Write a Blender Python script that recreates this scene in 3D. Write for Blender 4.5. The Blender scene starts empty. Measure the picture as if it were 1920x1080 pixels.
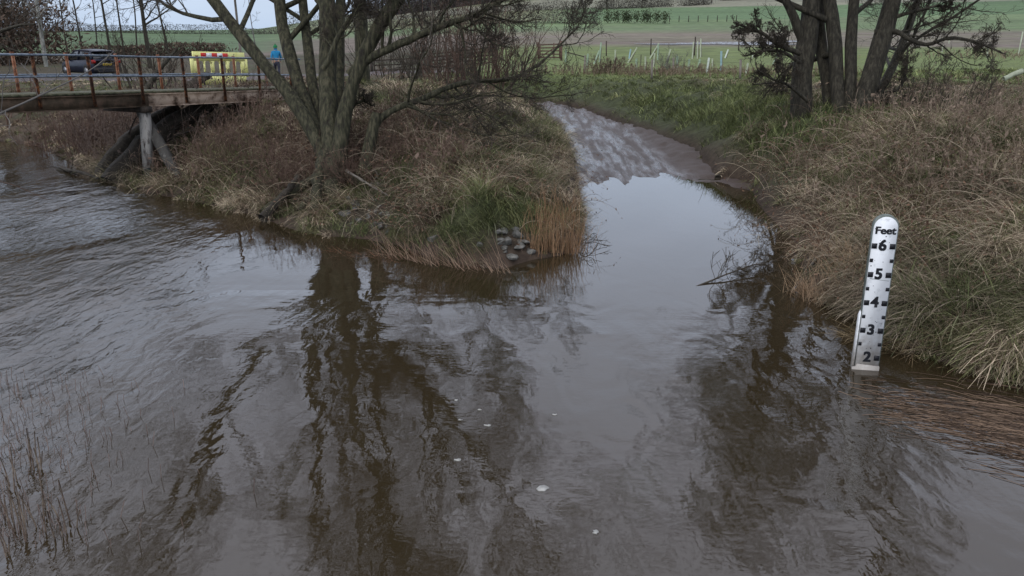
import bpy, math
import numpy as np
from mathutils import Vector, Matrix
R = math.radians
SC = bpy.context.scene
COL = SC.collection
# ---------------------------------------------------------------- camera
CAMH = 3.4; F = 1500.0; HOR = 70.0
TP = (540.0 - HOR) / F
PITCH = math.atan(TP); SP, CP = math.sin(PITCH), math.cos(PITCH)
cd = bpy.data.cameras.new('camera'); cam = bpy.data.objects.new('camera', cd); COL.objects.link(cam)
cd.sensor_width = 36.0; cd.lens = 36.0 * F / 1920.0; cd.clip_start = 0.05; cd.clip_end = 6000
cam.location = (0, 0, CAMH); cam.rotation_euler = (R(90) - PITCH, 0, 0)
SC.camera = cam
# ---------------------------------------------------------------- world
SUN_EL, SUN_AZ = R(40), R(215)
W = bpy.data.worlds.new("World"); SC.world = W; W.use_nodes = True
wt = W.node_tree; wn, wl = wt.nodes, wt.links
bg = wn['Background']; bg.inputs['Strength'].default_value = 0.1
sky = wn.new('ShaderNodeTexSky'); sky.sky_type = 'NISHITA'; sky.sun_disc = False
sky.sun_elevation = SUN_EL; sky.sun_rotation = SUN_AZ; sky.air_density = 1.2; sky.dust_density = 2.0
tc = wn.new('ShaderNodeTexCoord'); sx = wn.new('ShaderNodeSeparateXYZ'); wl.new(tc.outputs['Generated'], sx.inputs[0])
rp = wn.new('ShaderNodeValToRGB'); wl.new(sx.outputs['Z'], rp.inputs[0])
e = rp.color_ramp.elements; e[0].position = 0.0; e[0].color = (.46, .57, .74, 1); e[1].position = 1.0; e[1].color = (1.0, 1.0, 1.05, 1)
m_ = rp.color_ramp.elements.new(.12); m_.color = (.60, .70, .88, 1)
m_ = rp.color_ramp.elements.new(.5); m_.color = (.82, .85, .97, 1)
mp = wn.new('ShaderNodeMapping'); mp.inputs['Scale'].default_value = (1.5, 1.5, 4.0); wl.new(tc.outputs['Generated'], mp.inputs[0])
cn = wn.new('ShaderNodeTexNoise'); cn.inputs['Scale'].default_value = 1.3; cn.inputs['Detail'].default_value = 5; wl.new(mp.outputs[0], cn.inputs[0])
mr = wn.new('ShaderNodeMapRange'); mr.inputs[1].default_value = .3; mr.inputs[2].default_value = .7; mr.inputs[3].default_value = 7.6; mr.inputs[4].default_value = 11.2; wl.new(cn.outputs[0], mr.inputs[0])
vm = wn.new('ShaderNodeVectorMath'); vm.operation = 'SCALE'; wl.new(rp.outputs[0], vm.inputs[0]); wl.new(mr.outputs[0], vm.inputs['Scale'])
mx = wn.new('ShaderNodeMix'); mx.data_type = 'RGBA'; mx.inputs['Factor'].default_value = .88
wl.new(sky.outputs[0], mx.inputs['A']); wl.new(vm.outputs[0], mx.inputs['B']); wl.new(mx.outputs['Result'], bg.inputs['Color'])
# ---------------------------------------------------------------- sun (overcast)
sd = bpy.data.lights.new('sun', 'SUN'); sd.energy = 0.6; sd.angle = R(25); sd.color = (1, .97, .93)
so = bpy.data.objects.new('sun', sd); COL.objects.link(so)
so.rotation_euler = (R(90) - SUN_EL, 0, R(180) - SUN_AZ + R(0))
SC.view_settings.view_transform = 'Standard'; SC.view_settings.look = 'None'
SC.view_settings.exposure = 0.5; SC.view_settings.gamma = 1
# ================================================================ helpers
def U(px): return (px - 960.0) / F
def V(py): return (py - 540.0) / F
def D(px, py, t):                       # point at camera depth t behind pixel
    u, v = U(px), V(py)
    return np.array([u * t, t * (CP - SP * v), CAMH - t * (SP + CP * v)])
def P(px, py, z=0.0):                   # point on the horizontal plane z
    return D(px, py, (CAMH - z) / (SP + CP * V(py)))
def sm(a, b, x):
    t = np.clip((x - a) / (b - a), 0, 1); return t * t * (3 - 2 * t)
def vnoise(x, y, seed=0):
    xi = np.floor(x).astype(np.int64); yi = np.floor(y).astype(np.int64)
    fx = x - xi; fy = y - yi; fx = fx * fx * (3 - 2 * fx); fy = fy * fy * (3 - 2 * fy)
    def h(a, b):
        n = (a * 374761393 + b * 668265263 + seed * 1442695041) & 0x7fffffff
        n = ((n ^ (n >> 13)) * 1274126177) & 0x7fffffff
        return ((n ^ (n >> 16)) & 0xffff) / 65535.0
    return (h(xi, yi) * (1 - fx) + h(xi + 1, yi) * fx) * (1 - fy) + (h(xi, yi + 1) * (1 - fx) + h(xi + 1, yi + 1) * fx) * fy
def fbm(x, y, seed=0, o=4):
    s = 0; a = .5; q = 0
    for i in range(o):
        s = s + a * vnoise(x * 2 ** i, y * 2 ** i, seed + i * 7); q += a; a *= .5
    return s / q
def tag(o, label=None, cat=None, group=None, kind=None):
    if label: o['label'] = label
    if cat: o['category'] = cat
    if group: o['group'] = group
    if kind: o['kind'] = kind
    return o
def empty(name, loc, label, cat, group=None, rz=0):
    o = bpy.data.objects.new(name, None); COL.objects.link(o); o.location = [float(c) for c in loc]
    o.rotation_euler = (0, 0, rz); o.empty_display_size = .2
    return tag(o, label, cat, group)
def link(name, me, mat, parent=None, loc=None):
    o = bpy.data.objects.new(name, me); COL.objects.link(o)
    if mat is not None: me.materials.append(mat)
    if parent is not None: o.parent = parent
    if loc is not None: o.location = [float(c) for c in loc]
    return o
class MB:
    """collects vertices and faces of ONE mesh"""
    def __init__(s): s.v = []; s.q = []; s.t = []; s.n = 0; s.c = []; s.g = []
    def add(s, v, q=None, t=None, col=None, polys=None):
        v = np.asarray(v, float).reshape(-1, 3)
        if q is not None and len(q): s.q.append(np.asarray(q, np.int64) + s.n)
        if t is not None and len(t): s.t.append(np.asarray(t, np.int64) + s.n)
        if polys is not None:
            for p in polys: s.g.append([i + s.n for i in p])
        s.v.append(v); s.n += len(v)
        if col is not None: s.c.append(np.asarray(col, float).reshape(-1, 3) * np.ones((len(v), 1)))
        return s
    def box(s, c, size, rot=None, taper=1.0):
        hx, hy, hz = [k / 2 for k in size]
        v = np.array([[x * (taper if z > 0 else 1), y * (taper if z > 0 else 1), z] for x in (-hx, hx) for y in (-hy, hy) for z in (-hz, hz)])
        if rot is not None: v = v @ np.array(rot.to_3x3()).T
        s.add(v + np.asarray(c, float), [[0, 1, 3, 2], [4, 6, 7, 5], [0, 4, 5, 1], [2, 3, 7, 6], [0, 2, 6, 4], [1, 5, 7, 3]]); return s
    def bar(s, a, b, w, h, up=(0, 0, 1)):
        a = np.asarray(a, float); b = np.asarray(b, float); d = b - a; L = np.linalg.norm(d); d = d / L
        up = np.asarray(up, float); sd_ = np.cross(d, up); sd_ /= np.linalg.norm(sd_); u2 = np.cross(sd_, d)
        v = [p + i * sd_ * w / 2 + j * u2 * h / 2 for p in (a, b) for i, j in ((-1, -1), (1, -1), (1, 1), (-1, 1))]
        s.add(v, [[3, 2, 1, 0], [4, 5, 6, 7], [0, 1, 5, 4], [1, 2, 6, 5], [2, 3, 7, 6], [3, 0, 4, 7]]); return s
    def prism(s, pts, a, b):            # polygon pts (2d) -> extruded by mapping functions a and b
        n = len(pts); v = [a(p) for p in pts] + [b(p) for p in pts]
        s.add(v, [[i, (i + 1) % n, n + (i + 1) % n, n + i] for i in range(n)], polys=[list(range(n))[::-1], list(range(n, 2 * n))]); return s
    def tubes(s, Pn, Rn, sides=5, col=None, cap=False):
        Pn = np.asarray(Pn, float); Rn = np.asarray(Rn, float); N, n, _ = Pn.shape
        if N == 0: return s
        T = np.gradient(Pn, axis=1); T /= np.linalg.norm(T, axis=2, keepdims=True) + 1e-9
        ref = np.where(np.abs(T[:, :1, 2:3]) > .8, np.array([1., 0, 0]), np.array([0, 0, 1.])) * np.ones_like(T)
        A = np.cross(T, ref); A /= np.linalg.norm(A, axis=2, keepdims=True) + 1e-9; B = np.cross(T, A)
        th = np.arange(sides) * 2 * math.pi / sides
        v = Pn[:, :, None, :] + Rn[:, :, None, None] * (A[:, :, None, :] * np.cos(th)[None, None, :, None] + B[:, :, None, :] * np.sin(th)[None, None, :, None])
        base = (np.arange(N) * n * sides)[:, None, None]; i = np.arange(n - 1)[None, :, None] * sides; k = np.arange(sides)[None, None, :]; k2 = (k + 1) % sides
        q = np.stack([base + i + k, base + i + k2, base + i + sides + k2, base + i + sides + k], -1).reshape(-1, 4)
        c = None
        if col is not None: c = np.repeat(np.asarray(col, float).reshape(N, 3), n * sides, axis=0)
        s.add(v.reshape(-1, 3), q, col=c)
        if cap:
            for b_ in range(N):
                o_ = s.n - N * n * sides + b_ * n * sides
                s.g.append([o_ + j for j in range(sides)]); s.g.append([o_ + (n - 1) * sides + j for j in range(sides)][::-1])
        return s
    def tube(s, pts, r, sides=8, col=None, cap=True):
        pts = np.asarray(pts, float); r = np.ones(len(pts)) * r
        return s.tubes(pts[None], r[None], sides, None if col is None else [col], cap)
    def mesh(s, name, smooth=False):
        me = bpy.data.meshes.new(name); v = np.concatenate(s.v); me.vertices.add(len(v)); me.vertices.foreach_set('co', v.ravel())
        q = np.concatenate(s.q) if s.q else np.zeros((0, 4), np.int64); t = np.concatenate(s.t) if s.t else np.zeros((0, 3), np.int64)
        gl = [i for p in s.g for i in p]; gn = [len(p) for p in s.g]
        loops = np.concatenate([q.ravel(), t.ravel(), np.array(gl, np.int64)]); tot = np.concatenate([np.full(len(q), 4), np.full(len(t), 3), np.array(gn, np.int64)])
        st = np.concatenate([[0], np.cumsum(tot)[:-1]])
        me.loops.add(len(loops)); me.loops.foreach_set('vertex_index', loops.astype(np.int32))
        me.polygons.add(len(tot)); me.polygons.foreach_set('loop_start', st.astype(np.int32))
        if smooth: me.polygons.foreach_set('use_smooth', np.ones(len(tot), bool))
        me.update(calc_edges=True)
        if s.c:
            c = np.concatenate(s.c); c4 = np.ones((len(c), 4)); c4[:, :3] = c
            at = me.attributes.new('Col', 'FLOAT_COLOR', 'POINT'); at.data.foreach_set('color', c4.ravel())
        return me
    def build(s, name, mat, parent=None, smooth=False, loc=None, origin=None):
        if origin is not None: s.v = [a - np.asarray(origin, float) for a in s.v]; loc = origin if loc is None else loc
        elif parent is not None and parent.type == 'EMPTY' and loc is None and any(abs(c) > 1e-9 for c in parent.location):
            Mi = np.array(Matrix.LocRotScale(parent.location, parent.rotation_euler, parent.scale).inverted())
            s.v = [a @ Mi[:3, :3].T + Mi[:3, 3] for a in s.v]
        return link(name, s.mesh(name, smooth), mat, parent, loc)
# ---------------------------------------------------------------- materials
def mat(name, c1, c2=None, rough=.8, scale=8.0, bump=.3, detail=5, spec=.3, stretch=(1, 1, 1), metallic=0, c3=None, lo=.35, hi=.65):
    m = bpy.data.materials.new(name); m.use_nodes = True; n, l = m.node_tree.nodes, m.node_tree.links
    b = n['Principled BSDF']; b.inputs['Roughness'].default_value = rough; b.inputs['Specular IOR Level'].default_value = spec; b.inputs['Metallic'].default_value = metallic
    if c2 is None: b.inputs['Base Color'].default_value = (*c1, 1); return m
    t = n.new('ShaderNodeTexCoord'); mpn = n.new('ShaderNodeMapping'); mpn.inputs['Scale'].default_value = stretch; l.new(t.outputs['Object'], mpn.inputs[0])
    no = n.new('ShaderNodeTexNoise'); no.inputs['Scale'].default_value = scale; no.inputs['Detail'].default_value = detail; no.inputs['Roughness'].default_value = .65; l.new(mpn.outputs[0], no.inputs[0])
    r = n.new('ShaderNodeValToRGB'); l.new(no.outputs[0], r.inputs[0]); e = r.color_ramp.elements
    e[0].position = lo; e[0].color = (*c1, 1); e[1].position = hi; e[1].color = (*c2, 1)
    if c3 is not None: q = r.color_ramp.elements.new((lo + hi) / 2); q.color = (*c3, 1)
    l.new(r.outputs[0], b.inputs['Base Color'])
    if bump:
        bn = n.new('ShaderNodeBump'); bn.inputs['Strength'].default_value = bump; bn.inputs['Distance'].default_value = .06; l.new(no.outputs[0], bn.inputs['Height']); l.new(bn.outputs[0], b.inputs['Normal'])
    return m
def attr_mat(name, rough=.85, spec=.15, noise=0.0, scale=20, transl=0.0):
    m = bpy.data.materials.new(name); m.use_nodes = True; n, l = m.node_tree.nodes, m.node_tree.links
    b = n['Principled BSDF']; b.inputs['Roughness'].default_value = rough; b.inputs['Specular IOR Level'].default_value = spec
    a = n.new('ShaderNodeAttribute'); a.attribute_name = 'Col'; out = a.outputs['Color']
    if noise:
        t = n.new('ShaderNodeTexCoord'); no = n.new('ShaderNodeTexNoise'); no.inputs['Scale'].default_value = scale; no.inputs['Detail'].default_value = 6; no.inputs['Roughness'].default_value = .7; l.new(t.outputs['Object'], no.inputs[0])
        mrn = n.new('ShaderNodeMapRange'); mrn.inputs[1].default_value = .3; mrn.inputs[2].default_value = .7; mrn.inputs[3].default_value = 1 - noise; mrn.inputs[4].default_value = 1 + noise; l.new(no.outputs[0], mrn.inputs[0])
        sc = n.new('ShaderNodeVectorMath'); sc.operation = 'SCALE'; l.new(out, sc.inputs[0]); l.new(mrn.outputs[0], sc.inputs['Scale']); out = sc.outputs[0]
        bn = n.new('ShaderNodeBump'); bn.inputs['Strength'].default_value = .5; bn.inputs['Distance'].default_value = .05; l.new(no.outputs[0], bn.inputs['Height']); l.new(bn.outputs[0], b.inputs['Normal'])
    l.new(out, b.inputs['Base Color'])
    return m
M = {}
M["ground"] = attr_mat("ground", noise=.5, scale=6.0)
M['field'] = attr_mat('field', noise=.4, scale=.5)
M['blade'] = attr_mat('blade')
M['bark'] = mat('bark', (.018, .016, .012), (.075, .067, .05), scale=16, bump=1, detail=8, stretch=(1, 1, .22), c3=(.038, .034, .024))
M['bark_moss'] = mat('bark_moss', (.018, .015, .011), (.105, .095, .06), scale=16, bump=1, detail=8, stretch=(1, 1, .22), c3=(.046, .046, .026))
M['twig'] = mat('twig', (.03, .025, .019), (.075, .062, .046), scale=4, bump=0)
M['twig_red'] = mat('twig_red', (.075, .045, .035), (.15, .10, .075), scale=2, bump=0)
M['twig_grey'] = mat('twig_grey', (.09, .085, .08), (.16, .15, .14), scale=2, bump=0)
M['birch'] = mat('birch', (.10, .10, .09), (.34, .34, .31), scale=6, bump=.1, stretch=(1, 1, .5))
M['deadwood'] = mat('deadwood', (.018, .015, .011), (.05, .042, .032), scale=7, bump=.8)
M['rock'] = mat('rock', (.045, .044, .038), (.19, .185, .17), scale=9, bump=.6, c3=(.10, .098, .088))
M['rust'] = mat('rust', (.035, .02, .014), (.30, .12, .045), scale=9, bump=.5, c3=(.10, .045, .025), lo=.38, hi=.68)
M['rust_light'] = mat('rust_light', (.14, .06, .035), (.36, .20, .13), scale=9, bump=.5, c3=(.30, .13, .07))
M['rail'] = mat('rail', (.09, .12, .16), (.24, .28, .33), rough=.45, scale=14, bump=.2, c3=(.15, .19, .25), spec=.5)
M['white'] = mat('white_paint', (.58, .61, .64), (.84, .87, .90), rough=.4, scale=9, bump=.05, lo=.3, hi=.45, spec=.5)
M['black'] = mat('black_paint', (.012, .013, .017), rough=.5)
M['wood'] = mat('wood', (.07, .05, .035), (.16, .125, .09), scale=8, bump=.5, stretch=(1, 1, .2))
M['wood_dark'] = mat('wood_dark', (.022, .017, .014), (.06, .048, .038), scale=8, bump=.4, stretch=(1, 1, .2))
M['wood_grey'] = mat('wood_grey', (.09, .08, .07), (.2, .18, .155), scale=8, bump=.4, stretch=(1, 1, .2))
M['tube_green'] = mat('tube_green', (.20, .28, .19), (.34, .42, .31), scale=3, bump=0, rough=.5)
M['tube_pale'] = mat('tube_pale', (.30, .34, .24), (.46, .50, .38), scale=3, bump=0, rough=.5)
M['tube_white'] = mat('tube_white', (.42, .48, .42), (.6, .65, .58), scale=3, bump=0, rough=.5)
M['tube_blue'] = mat('tube_blue', (.20, .32, .34), (.30, .42, .45), scale=3, bump=0, rough=.5)
M['yellow'] = mat('yellow_plastic', (.76, .76, .22), (.86, .85, .34), scale=5, bump=.05, rough=.45, lo=.25, hi=.5, spec=.4)
M['red'] = mat('red_sheet', (.62, .03, .025), rough=.4)
M['rubber'] = mat('rubber', (.015, .015, .015), rough=.8)
# ================================================================ TERRAIN
def pw(l): return np.array([P(*a)[:2] if len(a) < 4 else a[:2] for a in l])
left_shore = pw([(-260, 245), (-120, 252), (0, 264), (70, 275), (120, 298), (165, 330), (225, 350), (300, 368), (400, 388), (480, 408), (540, 432), (600, 444), (680, 450), (740, 460), (800, 482), (870, 498), (940, 506), (1000, 488), (1060, 478), (1090, 450), (1098, 410), (1090, 370), (1086, 336)])
slip_left = pw([(1082, 300, .1), (1066, 262, .22), (1045, 232, .34), (1012, 206, .48), (985, 196, .56)])
slip_right = pw([(1030, 190, .62), (1090, 206, .5), (1180, 240, .33), (1290, 288, .12), (1345, 334, 0)])
right_shore = pw([(1400, 345), (1418, 380), (1450, 415), (1490, 455), (1500, 500), (1520, 545), (1580, 590), (1660, 636), (1740, 672), (1830, 700), (1920, 722), (2100, 770)])
WP = np.concatenate([[(-70, 62), (-60, 52)], left_shore, slip_left, slip_right, right_shore, [(14, 3.0), (30, -2), (60, -6), (60, -14), (-30, -12), (-60, -6), (-80, 10)]])
def sdist(X, Y):
    """signed distance to the river and slipway outline, positive on land"""
    X = np.asarray(X, float); Y = np.asarray(Y, float); d2 = np.full(X.shape, 1e9); ins = np.zeros(X.shape, bool); n = len(WP)
    for i in range(n):
        ax, ay = WP[i]; bx, by = WP[(i + 1) % n]; ex, ey = bx - ax, by - ay
        t = np.clip(((X - ax) * ex + (Y - ay) * ey) / (ex * ex + ey * ey), 0, 1)
        d2 = np.minimum(d2, (X - ax - t * ex) ** 2 + (Y - ay - t * ey) ** 2)
        if by != ay: ins ^= ((ay > Y) != (by > Y)) & (X < ex * (Y - ay) / ey + ax)
    return np.where(ins, -1, 1) * np.sqrt(d2)
TR = [0, 30, 50, 90, 130, 200, 300, 500, 800, 1500]
TZR = [1.3, 1.4, 1.7, 2.6, 3.7, 6.3, 11.2, 25.5, 52, 95]
TZL = [1.3, 1.35, 1.15, 1.5, 2.2, 3.9, 5.3, 3.0, 1.0, 0]
def hill_g(X, Y):
    u = X / np.maximum(Y, 1.0); return .04 + .96 * sm(-.42, .10, u)
def hfun(X, Y):
    X = np.asarray(X, float); Y = np.asarray(Y, float)
    r = np.hypot(X, Y); g = hill_g(X, Y)
    zt = np.interp(r, TR, TZR) * g + np.interp(r, TR, TZL) * (1 - g)
    zt = zt + .55 * np.exp(-((X + 7.2) ** 2 + (Y - 28.5) ** 2) / 14) + .18 * np.exp(-((X - 10) ** 2 + (Y - 19) ** 2) / 40)
    zt = zt - .35 * sm(3, 6, X) * sm(18, 12, Y) - .35 * np.exp(-((X + 8.7) ** 2 + (Y - 19.6) ** 2) / 1.6)
    zt = zt + (fbm(X * .25, Y * .25, 3, 3) - .5) * .5 * np.exp(-r / 80) + (fbm(X * .02, Y * .02, 9, 2) - .5) * np.minimum(r * .006, 4)
    near = (np.abs(X) < 90) & (Y < 75) & (Y > -30)
    d = np.full(X.shape, 99.0)
    if near.any(): d[near] = sdist(X[near], Y[near])
    ramp = np.clip(.033 * (Y - 20.1), -.05, 1.4) * (np.abs(X) < 9)
    wob = (fbm(X * .9, Y * .9, 21, 3) - .5)
    lw = sm(-1.2, -3.0, X)
    wd = np.where(X > 2.5, 3.9 - .9 * sm(16, 24, Y), 4.2 + 1.0 * lw) + wob * 1.6
    q = np.clip(np.maximum(d, 0) / wd, 0, 1); st0 = .38 - .26 * lw; prof = st0 * (1 - np.exp(-q * 9)) + (1 - st0) * sm(0, 1, q)
    base = np.where(Y > 20, ramp, -.02)
    zl = base + (zt - base) * prof + ((fbm(X * 1.6, Y * 1.6, 5, 3) - .5) * .30 + (vnoise(X * 2.1 + 3, Y * 2.1, 6) ** 2 - .3) * .22) * sm(0, 1, d) * sm(60, 30, np.hypot(X, Y))
    inr = np.where((Y > 20.1) & (np.abs(X) < 9), ramp - .05 * sm(0, .8, -d) + (fbm(X * 1.3 + Y * .5, Y * .8, 31, 4) - .5) * .085, np.maximum(-.9, -.05 + .45 * d))
    # slide from ramp into bed under the water
    inr = np.where((Y <= 20.1) & (Y > 16) & (np.abs(X) < 9), np.maximum(inr, .1 * (Y - 20.1) - .05 + (fbm(X * 1.3 + Y * .5, Y * .8, 31, 4) - .5) * .085 * sm(19, 20.1, Y)), inr)
    return np.where(d > 0, zl, inr)
TS = np.concatenate([np.linspace(3, 60, 1200), np.geomspace(60.1, 1400, 900)])
def G(px, py, maxt=1400):               # first terrain hit behind a pixel
    u, v = U(px), V(py); X = u * TS; Y = TS * (CP - SP * v); Z = CAMH - TS * (SP + CP * v)
    h = hfun(X, Y); b = np.nonzero(Z < np.maximum(h, 0))[0]
    if len(b) == 0: i = np.argmax(h[:] - Z)
    else: i = b[0]
    return np.array([X[i], Y[i], max(h[i], 0)])
def gz(x, y): return float(hfun(np.array([x]), np.array([y]))[0])
CLEAR = [(*G(px, py + 8)[:2], r_ * .78) for px, py, r_ in [(278, 345, .5), (340, 350, .35), (955, 455, .42), (968, 440, .38), (950, 480, .4), (820, 455, .2), (665, 392, .38), (705, 400, .4), (650, 412, .35), (715, 428, .35), (720, 400, .35), (600, 372, .45), (622, 352, .45), (560, 395, .3)]]
# sheet coordinates: fine near, coarse far
def grow_axis(a, step, fine, end, k):
    l = [a]; s = step
    while l[-1] < end:
        if l[-1] > fine: s *= k
        l.append(l[-1] + s)
    return np.array(l)
xa = grow_axis(0, .13, 15, 1300, 1.045); xs = np.concatenate([-xa[1:][::-1], xa])
ys = np.concatenate([-grow_axis(0, .5, 3, 60, 1.2)[1:][::-1], grow_axis(0, .13, 40, 1900, 1.022)])
GX, GY = np.meshgrid(xs, ys); Z = hfun(GX.ravel(), GY.ravel()).reshape(GX.shape)
DD = sdist(GX.ravel(), GY.ravel()).reshape(GX.shape)
ny, nx = GX.shape
mudm = ((GY > 16.4) & (GY < 41) & (np.abs(GX) < 9) & (DD < .12) & (Z > -.35))
def lerp(a, b, t): t = t[..., None]; return np.array(a) * (1 - t) + np.array(b) * t if not isinstance(a, np.ndarray) else a * (1 - t) + np.array(b) * t
def green_mask(X, Y):
    """1 where fresh green grass grows, 0 where it is dead and tan"""
    n = fbm(X * .45, Y * .45, 77, 3); g = sm(.52, .68, n) * .6
    def blob(px, py, z, rx, ry, s): 
        c = P(px, py, z); return s * np.exp(-(((X - c[0]) / rx) ** 2 + ((Y - c[1]) / ry) ** 2))
    g = g + blob(1250, 180, 1.3, 3.5, 6, 1.0) + blob(1080, 165, 1.2, 3.0, 6, 1.0) + blob(1400, 215, 1.2, 1.8, 3.5, .9) + blob(930, 225, 1.1, .9, 1.6, .8) + blob(1530, 260, 1.0, 1.6, 2.0, .6)
    g = g + blob(560, 420, .2, 1.6, .9, .6) + blob(880, 420, .4, 1.5, .8, .35) + blob(900, 300, .9, 1.0, 1.6, .35) + blob(420, 330, .5, 1.6, 1.5, .5) + blob(1850, 600, .3, 1.2, .6, .35) + blob(1620, 400, .5, .6, .8, .6) + blob(1780, 440, .7, .6, .5, .5) + blob(1480, 300, .9, 1.0, 1.4, .5) + blob(1450, 330, .6, 1.2, 1.5, .35)
    g = g * (1 - .8 * np.exp(-(((X - 9.5) / 3.0) ** 2 + ((Y - 15.5) / 3.5) ** 2)))
    g = g + .55 * sm(33, 42, Y) * (X > -2) + .25 * sm(30, 36, Y) * (X < -2)
    return np.clip(g, 0, 1)
gr = np.hypot(GX, GY); gu = GX / np.maximum(GY, 1)
gm = green_mask(GX, GY)
col = lerp((.07, .053, .038), (.055, .064, .032), gm)
for x_, y_, r_ in CLEAR: col = lerp(col, (.045, .036, .026), np.exp(-(((GX - x_) ** 2 + (GY - y_) ** 2) / (r_ * 1.3) ** 2)))
soil = np.array([.05, .036, .027]); steep = sm(.6, .05, DD) * (gr < 60)
col = col * (1 - steep[..., None]) + soil * steep[..., None]
# the gravel track the car stands on, left
trk = sm(2.4, 1.2, np.abs(GY - (47 + .10 * (GX + 14)) + .6 * np.sin(GX * .2))) * (GX < 2) * sm(-70, -40, GX)
col = lerp(col, (.12, .105, .11), trk * .9)
# fields on the rise
nz = fbm(GX * .03, GY * .06, 41, 4) - .5
yy = gr * (1 + .10 * nz)
meadow = sm(36, 44, yy) * (GX > -3); col = lerp(col, (.135, .175, .062), meadow * (.6 + .4 * fbm(GX * .5, GY * .5, 72, 3)))
bare = sm(80, 94, yy) * (.55 + .6 * fbm(GX * .06, GY * .15, 71, 4)); col = lerp(col, (.155, .128, .108), np.clip(bare, 0, 1))
wg = sm(135, 165, yy); col = lerp(col, (.115, .175, .078), wg * (1 - .35 * fbm(GX * .05, GY * .05, 3, 3)))
f3 = sm(215, 218, gr + .0 * nz + GX * -.25); col = lerp(col, (.09, .145, .068), f3 * sm(.0, .1, gu)); col = lerp(col, (.15, .16, .09), f3 * (1 - sm(.0, .1, gu)))
f4 = sm(330, 335, gr - GX * .3); col = lerp(col, (.185, .185, .135), f4)
f5 = sm(470, 478, gr - GX * .2); col = lerp(col, (.13, .15, .085), f5)
lf = (1 - sm(-.35, -.2, gu)) * sm(90, 110, gr); col = lerp(col, (.09, .14, .07), lf)
col = col * (1 + np.clip(gr - 60, 0, 60)[..., None] / 60 * ((fbm(GX * .04, GY * .5, 55, 4) - .5)[..., None] * .55 + (fbm(GX * .015, GY * .03, 56, 3) - .5)[..., None] * .5))
idx = np.arange(ny * nx).reshape(ny, nx); q = np.stack([idx[:-1, :-1], idx[:-1, 1:], idx[1:, 1:], idx[1:, :-1]], -1)
mq = (mudm[:-1, :-1] & mudm[1:, 1:] & mudm[:-1, 1:] & mudm[1:, :-1]); fq = (GY[:-1, :-1] > 62); nq = ~fq
mq = ((GY > 16.5) & (GY < 41) & (np.abs(GX) < 9) & (DD < .75))[:-1, :-1]
cl_ = np.interp(GY, [16, 20, 24, 29, 34, 38], [3.6, 3.4, 3.35, 2.95, 2.0, 1.2]); of_ = GX - cl_ + .25 * (fbm(GX * 0, GY * .5, 8, 2) - .5)
rut = sum(np.exp(-((of_ - c_) / .16) ** 2) for c_ in (-.95, .55))
for k_, (c_, a_, f_, w_) in enumerate([(-1.3, .25, .5, .05), (-.6, .3, .35, .06), (-.2, .35, .6, .05), (.15, .2, .8, .05), (.8, .3, .4, .07), (-.9, .5, .25, .05), (.4, .45, .3, .05)]): rut = rut + .8 * np.exp(-((of_ - c_ - a_ * np.sin(GY * f_ * 1.7 + k_ * 2)) / w_) ** 2) * sm(.35, .5, vnoise(GX * .7, GY * .35, 60 + k_))
mcol = np.stack([sm(.75, 1.4, of_ + .8 * (fbm(GX * .8, GY * .4, 46, 3) - .5)) , rut, 0 * rut], -1)
rut = np.minimum(rut, 1); mcol[..., 0] = np.maximum(mcol[..., 0], .85 * rut * sm(.3, .6, fbm(GX * 2, GY * .8, 47, 3))); ZM = -.035 * rut + .03 * (np.exp(-((of_ + .7) / .12) ** 2) + np.exp(-((of_ - .3) / .12) ** 2)) + .12 * sm(.8, 1.8, of_) * sm(20.5, 24, GY) + .033 * (GY - 20.1) + (fbm(GX * 1.3 + GY * .5, GY * .8, 31, 4) - .5) * .02 + .07 * sm(-1.2, .7, DD) + (fbm(GX * 6, GY * 1.5, 33, 4) - .5) * .045 + (fbm(GX * 1.6, GY * .35, 35, 3) - .5) * .06 + (fbm(GX * 3, GY * 3, 34, 3) - .5) * .14 * sm(.7, 1.3, of_) * sm(-2, -.3, DD)
Z = np.where(mudm & (DD < 0), np.minimum(Z - .12, ZM - .1), Z)
def sheet(name, mask, m, c=True, Z=Z, col=col):
    qq = q[mask]; used, inv = np.unique(qq.ravel(), return_inverse=True); b = MB()
    b.add(np.stack([GX.ravel()[used], GY.ravel()[used], Z.ravel()[used]], 1), inv.reshape(-1, 4), col=col.reshape(-1, 3)[used])
    o = b.build(name, m, smooth=True); o['kind'] = 'structure'; return o
# wet mud
mm = bpy.data.materials.new('wet_mud'); mm.use_nodes = True; n, l = mm.node_tree.nodes, mm.node_tree.links; b = n['Principled BSDF']
t = n.new('ShaderNodeTexCoord'); mpn = n.new('ShaderNodeMapping'); mpn.inputs['Rotation'].default_value = (0, 0, R(-9)); mpn.inputs['Scale'].default_value = (2.2, .28, 1); l.new(t.outputs['Object'], mpn.inputs[0])
n1 = n.new('ShaderNodeTexNoise'); n1.inputs['Scale'].default_value = 2.2; n1.inputs['Detail'].default_value = 8; n1.inputs['Roughness'].default_value = .6; n1.inputs['Distortion'].default_value = .2; l.new(mpn.outputs[0], n1.inputs[0])
n2 = n.new('ShaderNodeTexNoise'); n2.inputs['Scale'].default_value = 7; n2.inputs['Detail'].default_value = 8; n2.inputs['Distortion'].default_value = 2.2; l.new(mpn.outputs[0], n2.inputs[0])
r1 = n.new('ShaderNodeValToRGB'); l.new(n1.outputs[0], r1.inputs[0]); r1.color_ramp.elements[0].position = .42; r1.color_ramp.elements[0].color = (.14, .14, .14, 1); r1.color_ramp.elements[1].position = .58; r1.color_ramp.elements[1].color = (.55, .55, .55, 1); 
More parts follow.
